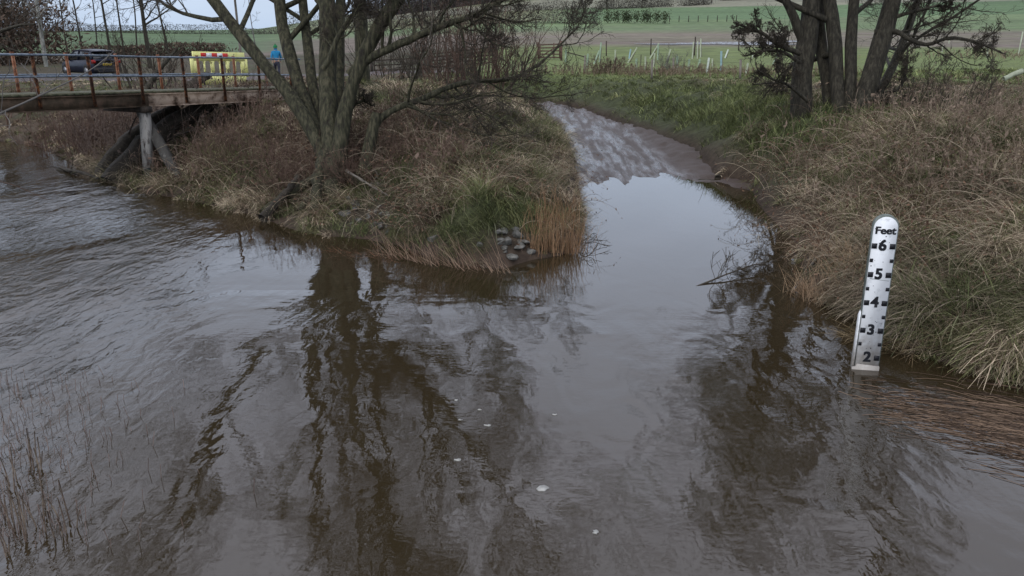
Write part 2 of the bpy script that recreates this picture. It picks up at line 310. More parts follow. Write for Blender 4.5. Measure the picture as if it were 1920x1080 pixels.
r2 = n.new('ShaderNodeValToRGB'); l.new(n2.outputs[0], r2.inputs[0]); r2.color_ramp.elements[0].position = .35; r2.color_ramp.elements[0].color = (.03, .021, .017, 1); r2.color_ramp.elements[1].position = .65; r2.color_ramp.elements[1].color = (.085, .062, .055, 1); mcx = n.new('ShaderNodeMix'); mcx.data_type = 'RGBA'; mcx.inputs['B'].default_value = (.055, .036, .028, 1); l.new(r2.outputs[0], mcx.inputs['A']); l.new(mcx.outputs['Result'], b.inputs['Base Color'])
ma = n.new('ShaderNodeAttribute'); ma.attribute_name = 'Col'; ms = n.new('ShaderNodeSeparateColor'); l.new(ma.outputs['Color'], ms.inputs[0]); l.new(ms.outputs[0], mcx.inputs['Factor']); mmx = n.new('ShaderNodeMix'); l.new(ms.outputs[0], mmx.inputs[0]); l.new(r1.outputs[0], mmx.inputs[2]); mmx.inputs[3].default_value = .6; l.new(mmx.outputs[0], b.inputs['Roughness'])
mu = n.new('ShaderNodeMath'); mu.operation = 'MULTIPLY'; l.new(n2.outputs[0], mu.inputs[0]); mu.inputs[1].default_value = .4
bn = n.new('ShaderNodeBump'); bn.inputs['Strength'].default_value = .8; bn.inputs['Distance'].default_value = .06; l.new(mu.outputs[0], bn.inputs['Height']); l.new(bn.outputs[0], b.inputs['Normal'])
b.inputs['Specular IOR Level'].default_value = .36
M['mud'] = mm
sheet('ground', nq, M['ground']); sheet('hills', fq, M['field']); sheet('mud_slipway', mq, M['mud'], Z=ZM, col=mcol)
# ---------------------------------------------------------------- water
wx = np.concatenate([np.linspace(-90, -16, 60), np.arange(-15.75, 10.1, .25), np.linspace(11, 60, 40)]); wy = np.concatenate([np.linspace(-14, -1, 14), np.arange(0, 30, .25), np.linspace(31, 62, 30)])
AX, AY = np.meshgrid(wx, wy); ax, ay = AX.ravel(), AY.ravel()
edge = -2.9 - .33 * (ay - 6) + (fbm(ax * .35, ay * .35, 12, 3) - .5) * 1.6
rapid = sm(.5, -1.0, ax - edge) * (1 - .75 * sm(17, 22, ay)) * (.45 + .75 * sm(.3, .65, fbm(ax * .5, ay * .35, 88, 2)))
low = .085 + .09 * np.exp(-((ax + 1.9) / 1.2) ** 2) * sm(11, 9, ay) + .16 * sm(-.1, 1.3, ax + 1.0) * sm(10.8, 8.5, ay) + .22 * sm(.50, .68, fbm(ax * .30 + 5, ay * .55, 50, 3)) * sm(13.5, 10, ay)
calm = sm(10.5, 13, ay) * sm(-.3, 1, ax)
rip = np.maximum(rapid, low * (1 - calm) + .02 * calm)
b = MB(); ii = np.arange(len(ax)).reshape(AX.shape); b.add(np.stack([ax, ay, ax * 0], 1), np.stack([ii[:-1, :-1], ii[:-1, 1:], ii[1:, 1:], ii[1:, :-1]], -1).reshape(-1, 4), col=np.stack([rip, rapid, calm], 1))
wm = bpy.data.materials.new('river_water'); wm.use_nodes = True; n, l = wm.node_tree.nodes, wm.node_tree.links; bs = n['Principled BSDF']
bs.inputs['Base Color'].default_value = (.028, .0205, .0105, 1); bs.inputs['Roughness'].default_value = .025; bs.inputs['IOR'].default_value = 1.72; bs.inputs['Specular IOR Level'].default_value = .5
bs.inputs['Specular Tint'].default_value = (.99, .97, .99, 1)
at = n.new('ShaderNodeAttribute'); at.attribute_name = 'Col'; sp_ = n.new('ShaderNodeSeparateColor'); l.new(at.outputs['Color'], sp_.inputs[0])
t = n.new('ShaderNodeTexCoord')
def wnoise(scale, rot, stretch, det, dist):
    mpn = n.new('ShaderNodeMapping'); mpn.inputs['Rotation'].default_value = (0, 0, R(rot)); mpn.inputs['Scale'].default_value = stretch; l.new(t.outputs['Object'], mpn.inputs[0])
    no = n.new('ShaderNodeTexNoise'); no.inputs['Scale'].default_value = scale; no.inputs['Detail'].default_value = det; no.inputs['Distortion'].default_value = dist; no.inputs['Roughness'].default_value = .5; l.new(mpn.outputs[0], no.inputs[0]); return no.outputs[0]
def mth(op, a, b_):
    m_ = n.new('ShaderNodeMath'); m_.operation = op
    for i, x in enumerate((a, b_)):
        if isinstance(x, (int, float)): m_.inputs[i].default_value = x
        else: l.new(x, m_.inputs[i])
    return m_.outputs[0]
big = wnoise(1.5, 20, (1, .6, 1), 2, .6); mid = wnoise(8.5, -25, (1, .40, 1), 3, .5); fine = wnoise(17, 10, (.6, 1, 1), 3, .3)
h1 = mth('MULTIPLY', mth('MULTIPLY', big, .085), sp_.outputs[0])
h2 = mth('MULTIPLY', mth('MULTIPLY', mid, .022), mth('ADD', sp_.outputs[1], mth('MULTIPLY', sp_.outputs[0], .35)))
h3 = mth('MULTIPLY', mth('MULTIPLY', fine, .0042), sp_.outputs[0])
hs = mth('ADD', mth('ADD', h1, h2), h3)
bn = n.new('ShaderNodeBump'); bn.inputs['Strength'].default_value = 1; bn.inputs['Distance'].default_value = 1; l.new(hs, bn.inputs['Height']); l.new(bn.outputs[0], bs.inputs['Normal'])
M['water'] = wm
wo = b.build('river', wm, smooth=True); wo['kind'] = 'structure'
rgp = np.random.default_rng(9); b = MB(); pc = np.array([24.0, 92.0])
for j, (dx, dy, rx, ry) in enumerate([(0, 0, 6, 3.2), (-7, -2, 4, 1.6), (8, 3, 5, 2.0), (3, -4, 4, 1.2)]):
    a = np.linspace(0, 2 * math.pi, 33)[:-1]; k = 1 + .5 * (fbm(np.cos(a) * 2 + j, np.sin(a) * 2, 5, 3) - .5); X_ = pc[0] + dx + np.cos(a) * rx * k; Y_ = pc[1] + dy + np.sin(a) * ry * k; zc = hfun(X_, Y_) + .05 + .004 * j
    b.add(np.concatenate([np.stack([X_, Y_, zc], 1), [[pc[0] + dx, pc[1] + dy, zc.mean()]]]), t=[[i, (i + 1) % 32, 32] for i in range(32)])
o = b.build('field_puddle', M['mud']); o['kind'] = 'structure'
# ================================================================ BRANCH GROWER
def nrm(a): return a / (np.linalg.norm(a, axis=-1, keepdims=True) + 1e-9)
def sprout(Pp, Rp, k, rng, t0=.25, t1=1.0, L=(.4, .7), ang=(30, 60), n=6, up=.05, wig=.18, rr=.55, rmin=.003, plen=None, grav=0.0):
    """k children on every parent curve (all arrays)"""
    N, m, _ = Pp.shape
    if N == 0: return np.zeros((0, n, 3)), np.zeros((0, n))
    ids = np.repeat(np.arange(N), k); T = rng.uniform(t0, t1, len(ids)) * (m - 1); i0 = np.minimum(T.astype(int), m - 2); f = (T - i0)[:, None]
    s = Pp[ids, i0] * (1 - f) + Pp[ids, i0 + 1] * f; d = nrm(Pp[ids, i0 + 1] - Pp[ids, i0]); r0 = (Rp[ids, i0] * (1 - f[:, 0]) + Rp[ids, i0 + 1] * f[:, 0])
    pl = np.linalg.norm(np.diff(Pp, axis=1), axis=2).sum(1)[ids]
    rnd = nrm(rng.normal(size=d.shape)); side = nrm(np.cross(d, rnd)); a = np.radians(rng.uniform(ang[0], ang[1], len(ids)))[:, None]
    dr = nrm(d * np.cos(a) + side * np.sin(a)); ln = rng.uniform(L[0], L[1], len(ids)) * pl * (1.15 - .6 * (T / (m - 1)))
    pts = [s]; st = (ln / (n - 1))[:, None]
    for j in range(n - 1):
        dr = nrm(dr + rng.normal(size=d.shape) * wig + np.array([0, 0, up - grav * j / n])); pts.append(pts[-1] + dr * st)
    Rr = np.minimum(r0 * rr, ln * .035)[:, None] * (1 - np.linspace(0, .8, n))[None]
    return np.stack(pts, 1), np.maximum(Rr, rmin)
def curve(pts, n=12, wig=0, rng=None):
    pts = np.asarray(pts, float); d = np.concatenate([[0], np.cumsum(np.linalg.norm(np.diff(pts, axis=0), axis=1))]); tt = np.linspace(0, d[-1], n)
    o = np.stack([np.interp(tt, d, pts[:, i]) for i in range(3)], 1)
    for _ in range(2): o[1:-1] = (o[:-2] + 2 * o[1:-1] + o[2:]) / 4
    if rng is not None and wig: o[1:-1] += rng.normal(size=o[1:-1].shape) * wig
    return o
def extend(pts, rng, L, lean=.25, n=5):  # carry a stem on above the picture
    pts = [np.array(p, float) for p in pts]; d = pts[-1] - pts[-2]; d /= np.linalg.norm(d)
    for i in range(n):
        d = d + rng.normal(size=3) * .13 + np.array([0, 0, lean]); d /= np.linalg.norm(d); pts.append(pts[-1] + d * L / n)
    return pts
def stem_tree(name, base, stems, label, cat, seed, group=None, lv=(5, 5, 5), trunkmat='bark_moss', twigmat='twig', extra=None, low_t=.35, rtw=.004, cones=0, sides=(12, 5, 3), L1=(.28, .5), up=.06):
    """stems: list of (points, r0, r1)"""
    rng = np.random.default_rng(seed); root = empty(name, base, label, cat, group); tb = MB(); PP = []; RR = []
    for pts, r0, r1 in stems:
        c = curve(pts, 20, r0 * .05, rng); tt = np.linspace(0, 1, 20); rad = (r0 * (1 - tt) + r1 * tt) * (1 + .06 * rng.normal(size=20)); tb.tubes(c[None], rad[None], sides[0]); PP.append(c); RR.append(rad)
    PP = np.array(PP); RR = np.array(RR)
    if extra is not None: extra(tb, rng)
    tb.build('trunk', M[trunkmat], root, smooth=True)
    P1, R1 = sprout(PP, RR, lv[0], rng, low_t, .98, L1, (30, 75), 9, up, .16, .5, .012)
    lb = MB(); lb.tubes(P1, R1, sides[1]); lb.build('limbs', M[trunkmat], root, smooth=True)
    P2, R2 = sprout(np.concatenate([P1, np.array([p[-9:] for p in PP])]), np.concatenate([R1, np.array([r[-9:] for r in RR])]), lv[1], rng, .2, 1, (.3, .55), (25, 65), 7, .04, .2, .5, rtw * 1.5)
    P3, R3 = sprout(P2, R2, lv[2], rng, .15, 1, (.35, .6), (25, 60), 5, .02, .22, .5, rtw)
    cb = MB(); cb.tubes(P2, R2, 4).tubes(P3, R3, sides[2])
    if len(lv) > 3: P4, R4 = sprout(P3, R3, lv[3], rng, .2, 1, (.35, .65), (25, 60), 4, 0, .22, .6, rtw * .8); cb.tubes(P4, R4, 3)
    cb.build('twigs', M[twigmat], root)
    if cones:                            # alder cones and catkins, dark specks at the twig ends
        e_ = P3[rng.integers(0, len(P3), cones), -1]; kb = MB(); s_ = rng.uniform(.007, .014, cones)[:, None]
        c = np.stack([e_, e_ + np.array([0, 0, -1]) * s_ * 1.2, e_ + np.array([0, 0, -1]) * s_ * 2.4], 1); kb.tubes(c, np.stack([s_[:, 0] * .5, s_[:, 0], s_[:, 0] * .3], 1), 4); kb.build('cones', M['deadwood'], root)
    return root
rngA = np.random.default_rng(4)
# ---- the alder on the point
dA = 16.6
def dA_(l, d0=0.0, d1=0.0): n_ = len(l); return [D(x, y, dA + d0 + (d1 - d0) * i / max(n_ - 1, 1)) for i, (x, y) in enumerate(l)]
A_base = G(622, 352)
stemsA = [
 (extend(dA_([(618, 330), (590, 230), (560, 195), (477, 100), (397, 0)], 0, .3), rngA, 8.5, .12), .155, .045),
 (extend(dA_([(615, 320), (590, 230), (560, 165), (532, 70), (517, 0)], 0, 1.0), rngA, 9.5, .16), .16, .04),
 (extend(dA_([(622, 320), (598, 230), (582, 150), (574, 70), (568, 0)], .2, 1.2), rngA, 9.5, .16), .125, .035),
 (extend(dA_([(628, 345), (618, 230), (613, 120), (616, 0)], 0, .2), rngA, 10.5, .16), .215, .045),
 (extend(dA_([(632, 340), (640, 220), (660, 130), (697, 68), (745, 0)], 0, -.5), rngA, 9.0, .10), .175, .04),
 (extend(dA_([(640, 330), (632, 240), (640, 130), (630, 40), (640, -30)], .6, 1.5), rngA, 9.0, .2), .15, .04),
 (dA_([(655, 140), (690, 108), (720, 95), (780, 70), (830, 48), (880, 33), (930, 10), (975, -25)], -.2, -1.0), .10, .035),
 (dA_([(690, 265), (700, 230), (722, 206), (790, 190), (830, 165), (880, 150), (950, 155), (1000, 130), (1040, 95), (1085, 50)], 0, 1.6), .085, .015),
 (dA_([(645, 225), (665, 195), (690, 185), (703, 180)], .2, .2), .05, .02),
 (dA_([(605, 130), (615, 120), (632, 70), (655, 35), (680, 5), (700, -30)], -.4, -.5), .06, .03),
]
def rootsA(tb, rng):
    for l_, r0, r1 in (([(622, 300), (590, 360), (560, 395)], .13, .06), ([(620, 310), (626, 360), (634, 400)], .22, .14), ([(600, 330), (540, 365), (490, 398)], .11, .06), ([(640, 320), (680, 350), (720, 345), (770, 335)], .09, .03), ([(610, 290), (598, 340), (590, 395)], .15, .09)):
        p = curve(dA_(l_, -.1, -.9), 12, .02, rng); tt = np.linspace(0, 1, 12); tb.tubes(p[None], (r0 * (1 - tt) + r1 * tt)[None] * (1 + .08 * rng.normal(size=(1, 12))), 10)
    p = curve(dA_([(684, 335), (690, 290), (700, 235), (706, 212)], 0, 0), 8); tb.tubes(p[None], np.linspace(.17, .10, 8)[None], 10)
treeA = stem_tree('alder_tree', A_base, stemsA, 'large bare many-stemmed alder growing on the grassy point between river and slipway', 'tree', 11, lv=(14, 10, 7, 4), extra=rootsA, low_t=.22, cones=0)
# ---- the alder on the right bank
B_base = G(1580, 214); dB = B_base[1] * CP + (CAMH - B_base[2]) * SP
def dB_(l, d0=0.0, d1=0.0): n_ = len(l); return [D(x, y, dB + d0 + (d1 - d0) * i / max(n_ - 1, 1)) for i, (x, y) in enumerate(l)]
stemsB = [
 (extend(dB_([(1500, 237), (1500, 205), (1503, 150), (1509, 97), (1524, 0)], .6, .4), rngA, 10, .12), .29, .06),
 (extend(dB_([(1505, 75), (1494, 40), (1472, 0), (1455, -40)], .4, 0), rngA, 4, .2), .12, .04),
 (extend(dB_([(1560, 247), (1560, 215), (1545, 130), (1535, 40), (1530, 0)], .5, .8), rngA, 10, .12), .16, .05),
 (extend(dB_([(1575, 247), (1575, 215), (1569, 150), (1565, 80), (1559, 0)], 0, .2), rngA, 11, .14), .19, .05),
 (extend(dB_([(1590, 250), (1590, 218), (1595, 150), (1596, 70), (1598, 0)], 0, 0), rngA, 11, .14), .16, .05),
 (extend(dB_([(1600, 250), (1600, 218), (1622, 180), (1650, 97), (1668, 0)], -.1, -.3), rngA, 10, .12), .26, .06),
 (extend(dB_([(1605, 215), (1655, 178), (1682, 107), (1715, 19)], .6, 1.4), rngA, 9, .1), .12, .04),
 (dB_([(1500, 100), (1465, 88), (1430, 62), (1375, 42)], 0, -.6), .07, .02),
 (dB_([(1500, 118), (1470, 97), (1440, 93), (1400, 104)], 0, -.8), .05, .02),
 (dB_([(1640, 60), (1682, 55), (1700, 74), (1745, 88), (1772, 68), (1830, 77), (1880, 100)], -.3, -1.2), .07, .02),
 (dB_([(1650, 40), (1700, 25), (1760, 10), (1790, 15)], -.3, -1.0), .06, .02),
 (dB_([(1620, 190), (1690, 165), (1700, 130), (1702, 90)], -.4, -.6), .06, .02),
 (dB_([(1515, 190), (1480, 160), (1440, 145), (1420, 130)], -.2, -1.0), .05, .015),
]
treeB = stem_tree('alder_tree', B_base, stemsB, 'dark bare many-stemmed alder on top of the right-hand bank, hung with cones', 'tree', 23, lv=(12, 9, 8, 4), extra=None, low_t=.14, L1=(.2, .45), cones=1500, trunkmat='bark')
for p, (lab, (px, py, dx)) in {}.items(): pass
# ================================================================ BRIDGE
def bz(p, z): return np.array([p[0], p[1], z])
bA = np.array([-10.4, 17.85]); bB = np.array([-6.6, 25.2]); bd = (bB - bA) / np.linalg.norm(bB - bA); bn_ = np.array([-bd[1], bd[0]])
def BP(s, o=0.0): p = bA + bd * s + bn_ * o; return np.array([p[0], p[1], 2.16 - .033 * s])
br = empty('footbridge', BP(2.6) - np.array([0, 0, 2.0]), 'rusty narrow footbridge with blue-grey tube rails crossing the river on the left', 'footbridge')
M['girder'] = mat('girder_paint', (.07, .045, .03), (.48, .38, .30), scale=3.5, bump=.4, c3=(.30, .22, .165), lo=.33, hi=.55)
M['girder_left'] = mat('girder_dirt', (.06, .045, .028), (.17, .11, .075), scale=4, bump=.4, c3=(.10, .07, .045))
for o_, nm in ((0, 'girder'), (1.25, 'girder')):
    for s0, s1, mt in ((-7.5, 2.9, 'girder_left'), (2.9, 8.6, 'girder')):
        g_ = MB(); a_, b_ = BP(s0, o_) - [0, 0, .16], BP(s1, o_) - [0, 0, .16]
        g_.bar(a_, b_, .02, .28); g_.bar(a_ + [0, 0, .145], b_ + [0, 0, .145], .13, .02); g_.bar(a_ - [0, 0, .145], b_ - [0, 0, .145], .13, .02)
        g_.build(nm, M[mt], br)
M['deck'] = mat('deck', (.05, .06, .03), (.13, .12, .08), scale=5, bump=.4)
g_ = MB()
for i in range(76): s = -7.3 + i * .21; g_.bar(BP(s, .02) + [0, 0, .03], BP(s, 1.23) + [0, 0, .03], .19, .04)
g_.build('deck', M['deck'], br)
for k, px in enumerate(range(-4, 7)):
    s = px * 1.32 + .05
    for o_, mt in ((-.075, 'rust'), (1.33, 'rust_light')):
        if o_ > 1: s += .45
        p = BP(s, o_); pb = MB(); lean = np.array([.02 * math.sin(k * 2.3), 0, 0])
        pb.bar(p - [0, 0, .26], p + [0, 0, .90] + lean, .055, .02, up=(*bn_, 0)); pb.bar(p - [0, 0, .26] + [0, 0, .0] + np.array([*bd, 0]) * .03, p + [0, 0, .90] + lean + np.array([*bd, 0]) * .03, .012, .06, up=(*bn_, 0)); pb.bar(p + [0, 0, .90] + lean, p + [0, 0, .945] + lean, .07, .05, up=(*bn_, 0))
        pb.build('post', M[mt], br)
for o_ in (-.115, 1.37):
    for hz in (.885, .43):
        rb = MB(); rb.tube([BP(s, o_) + [0, 0, hz + .008 * math.sin(s * 1.3)] for s in np.linspace(-7.5, 8.4, 24)], .022, 8); rb.build('rail', M['rail'], br, smooth=True)
M['pile_white'] = mat('pile_flaking_paint', (.035, .028, .022), (.30, .29, .27), scale=6, bump=.5, c3=(.17, .16, .15), stretch=(1, 1, .35), lo=.36, hi=.5)
M['pile_dark'] = mat('pile_dark_paint', (.055, .052, .048), (.34, .33, .31), scale=6, bump=.5, c3=(.075, .072, .066), stretch=(1, 1, .3), lo=.4, hi=.78)
p1 = BP(2.75, .0); p1b = P(281, 345, -.05)
pb = MB(); mid_ = p1 * .18 + p1b * .82 ; pb.bar(p1b * .0 + (p1 - [0, 0, .46]) * .2 + p1b * .8, p1 - [0, 0, .46], .19, .2, up=(*bn_, 0)); pb.build('pile', M['pile_white'], br)
pb = MB(); e0 = (p1 - [0, 0, .46]) * .2 + p1b * .8; pb.bar(p1b - (e0 - p1b) * 1.2, e0, .22, .23, up=(*bn_, 0)); o = pb.build('pile_sleeve', mat('sleeve', (.012, .018, .016), (.03, .04, .034), scale=6), br); o['label'] = 'black lower sleeve of the white pile'
p2 = BP(3.2, .75); p2b = D(345, 350, 19.0); pb = MB(); pb.bar(p2b, p2 - [0, 0, .36], .2, .2, up=(*bn_, 0)); o = pb.build('pile', M['pile_dark'], br); o['label'] = 'dark leaning pile with white flaking edges'
pb = MB(); pb.bar(p2 - [0, 0, .355] , p2 - [0, 0, .30], .28, .26, up=(*bn_, 0)); pb.build('pile_cap', M['white'], br)
pb = MB(); pb.bar(BP(2.75, -.15) - [0, 0, .38], BP(2.75, 1.4) - [0, 0, .38], .24, .14); pb.build('cross_beam', M['wood_dark'], br)
# ================================================================ DEPTH GAUGE
gb = P(1624, 692, 0); gt = gb + np.array([.02, .03, 0]); 
gx = np.array([.985, -.17, 0]); gx /= np.linalg.norm(gx); gy = np.array([-gx[1], gx[0], 0])   # board faces the camera, turned a little
dg = empty('depth_gauge', gb, 'white depth gauge board marked Feet with black numbers two to six standing in the river', 'depth gauge')
lean_ = np.array([.012, .03, 0])
FT = .3048; z2 = .13                     # height of the 2 foot mark above the water
def gp(x, z, o=0.0): return gb + gx * x + np.array([0, 0, z]) + lean_ * z + gy * o
HW = .116; ZT = z2 + 4.62 * FT
outl = [(-HW, -.45), (HW, -.45), (HW, ZT)] + [(HW * math.cos(a), ZT + HW * math.sin(a)) for a in np.linspace(.15, math.pi - .15, 14)] + [(-HW, ZT)]
bm_ = M['board'] = mat('board_paint', (.56, .59, .62), (.84, .87, .90), rough=.42, scale=9, bump=.05, lo=.3, hi=.45, spec=.4); n, l = bm_.node_tree.nodes, bm_.node_tree.links; pb_ = n['Principled BSDF']
t = n.new('ShaderNodeTexCoord'); sz_ = n.new('ShaderNodeSeparateXYZ'); l.new(t.outputs['Object'], sz_.inputs[0]); no = n.new('ShaderNodeTexNoise'); no.inputs['Scale'].default_value = 14; no.inputs['Detail'].default_value = 8; l.new(t.outputs['Object'], no.inputs[0])
q1 = n.new('ShaderNodeMath'); q1.operation = 'MULTIPLY_ADD'; l.new(no.outputs[0], q1.inputs[0]); q1.inputs[1].default_value = -.55; l.new(sz_.outputs['Z'], q1.inputs[2])
q2 = n.new('ShaderNodeMapRange'); q2.inputs[1].default_value = -.22; q2.inputs[2].default_value = .22; q2.inputs[3].default_value = .7; q2.inputs[4].default_value = .0; l.new(q1.outputs[0], q2.inputs[0])
q3 = n.new('ShaderNodeMix'); q3.data_type = 'RGBA'; src = pb_.inputs['Base Color'].links[0].from_socket; l.new(q2.outputs[0], q3.inputs['Factor']); l.new(src, q3.inputs['A']); q3.inputs['B'].default_value = (.20, .15, .09, 1); l.new(q3.outputs['Result'], pb_.inputs['Base Color'])
b = MB(); b.prism(outl, lambda p: gp(p[0], p[1], 0), lambda p: gp(p[0], p[1], .012)); b.build('board', M['board'], dg)
out2 = [(x * 1.05, z if z < ZT else z + .015) for x, z in outl]; M['gauge_back'] = mat('gauge_post', (.10, .12, .11), (.24, .27, .25), scale=8, bump=.3)
b = MB(); b.prism([(x + .006, z) for x, z in out2], lambda p: gp(p[0], p[1], .0125), lambda p: gp(p[0], p[1], .09)); b.build('post', M['gauge_back'], dg)
b = MB(); b.prism([(-.15, -.3), (.122, -.3), (.122, .045), (-.105, .06), (-.115, .03), (-.15, .02)], lambda p: gp(p[0], p[1], -.03), lambda p: gp(p[0], p[1], -.0005)); b.build('foot_plate', M['board'], dg)
b = MB(); b.prism([(-.15, -.2), (-.125, -.2), (-.125, ZT - .9), (-.14, ZT - .95)], lambda p: gp(p[0], p[1], .013), lambda p: gp(p[0], p[1], .07)); b.build('side_strip', M['board'], dg)
def mark(x0, z, w_, h_):
    b = MB(); b.prism([(x0 - w_ / 2, z - h_), (x0 + w_ / 2, z - h_), (x0 + w_ / 2, z + h_), (x0 - w_ / 2, z + h_)], lambda p: gp(p[0], p[1], -.0025), lambda p: gp(p[0], p[1], -.0003)); b.build('tick_mark', M['black'], dg)
for k in range(2, 7):
    for s in (-1, 1):
        if not (k == 2 and s < 0): mark(s * (HW - .0275), z2 + (k - 2) * FT, .053, .028)
        if k < 6: mark(s * (HW - .0175), z2 + (k - 1.5) * FT, .033, .019)
rr_ = np.random.default_rng(3)
for k in range(26):                      # screw holes and chips in the paint
    b = MB(); x0, z, s = rr_.uniform(-.1, .1), rr_.uniform(.1, ZT + .03), rr_.choice([.003, .004, .006]); b.prism([(x0 + s * math.cos(a), z + s * math.sin(a)) for a in np.linspace(0, 2 * math.pi, 7)[:-1]], lambda p: gp(p[0], p[1], -.0022), lambda p: gp(p[0], p[1], -.0003)); b.build('screw', M['black'], dg)
b = MB(); b.prism([(-.09, 1.005 * 1.0 - .0), (.10, .985), (.10, .982), (-.09, 1.000)], lambda p: gp(p[0], p[1], -.0015), lambda p: gp(p[0], p[1], -.0003)); b.build('board_joint', M['gauge_back'], dg)
def text(s, size, cx, cz, off, name):
    cu = bpy.data.curves.new('t', 'FONT'); cu.body = s; cu.size = size; cu.align_x = 'CENTER'; cu.align_y = 'CENTER'; cu.offset = .003 if size > .14 else .002; cu.extrude = .001; cu.resolution_u = 6
    to = bpy.data.objects.new('t', cu); COL.objects.link(to); dgp = bpy.context.evaluated_depsgraph_get(); me = bpy.data.meshes.new_from_object(to.evaluated_get(dgp)); bpy.data.objects.remove(to)
    v = np.zeros(len(me.vertices) * 3); me.vertices.foreach_get('co', v); v = v.reshape(-1, 3)
    v[:, 0] *= (.98 if size > .14 else 1.1); c0 = (v[:, 1].max() + v[:, 1].min()) / 2
    fs = [list(p_.vertices) for p_ in me.polygons]; b = MB()
    for i_, (ex, ez) in enumerate([(-.5, -.3), (.5, -.3), (-.5, .3), (.5, .3), (0, 0)]): b.add(np.array([gp(cx + a + ex * off, cz + bb - c0 + ez * off, -.0018 - i_ * .0003 + c * -.6) for a, bb, c in v]) - gb, polys=fs)
    return link(name, b.mesh(name), M['black'], dg)
text('Feet', .105, .0, z2 + 4 * FT + .165, .005, 'lettering')
for k in range(2, 7): text(str(k), (.155), -.008, z2 + (k - 2) * FT + .012, .009, 'numeral')
# ================================================================ GRASS AND WEEDS
def blades(name, root, L, wd, az, lean, bend, colr, seg=3, rng=None, m='blade', kind='stuff', label=None, up0=None):
    """curved tapering blades; az heading, lean from vertical at root, bend added along it"""
    N = len(root); b = MB(); a0 = lean; pts = [root]; st = L / seg
    hd = np.stack([np.cos(az), np.sin(az)], 1)
    for i in range(seg):
        a = np.clip(a0 + bend * (i + .3) / seg, 0, 2.2)[:, None]; d = np.concatenate([hd * np.sin(a), np.cos(a)], 1); pts.append(pts[-1] + d * st[:, None])
    Pn = np.stack(pts, 1); sa = az + np.pi / 2 + rng.normal(size=N) * .7; sd_ = np.stack([np.cos(sa), np.sin(sa), 0 * sa], 1)[:, None, :]
    wt_ = (wd[:, None] * np.linspace(1, .25, seg + 1)[None])[..., None] / 2
    v = np.stack([Pn - sd_ * wt_, Pn + sd_ * wt_], 2).reshape(-1, 3)
    bi = (np.arange(N) * (seg + 1) * 2)[:, None]; k = (np.arange(seg) * 2)[None]
    q = np.stack([bi + k, bi + k + 1, bi + k + 3, bi + k + 2], -1).reshape(-1, 4)
    b.add(v, q, col=np.repeat(colr, (seg + 1) * 2, axis=0)); o = b.build(name, M[m]); tag(o, label, None, None, kind); return o
def scatter(N, rng, r0=5, r1=46, umin=-.88, umax=1.15):
    r = np.exp(rng.uniform(np.log(r0), np.log(r1), N)); u = rng.uniform(umin, umax, N); Y = r; X = u * r; return X, Y
def slope_dir(X, Y, e=.25):
    gx_ = hfun(X + e, Y) - hfun(X - e, Y); gy_ = hfun(X, Y + e) - hfun(X, Y - e); s = np.hypot(gx_, gy_) / (2 * e); return np.arctan2(-gy_, -gx_), s
rng = np.random.default_rng(8)
def keep_bank(X, Y, d):
    trk_ = (np.abs(Y - (47 + .10 * (X + 14))) < 1.5) & (X < 2); foot = (X > 2.8) & (Y > 10.5) & (d < .5 + .7 * fbm(X, Y, 44, 2))
    ok = np.ones(len(X), bool)
    for x_, y_, r_ in CLEAR: ok &= (X - x_) ** 2 + ((Y - y_) * .8) ** 2 > r_ ** 2
    return ok & (d > .03) & ~trk_ & ~(foot & (rng.uniform(size=len(X)) < .85))
def mix2(a, b_, t): return np.array(a) * (1 - t) + np.array(b_) * t
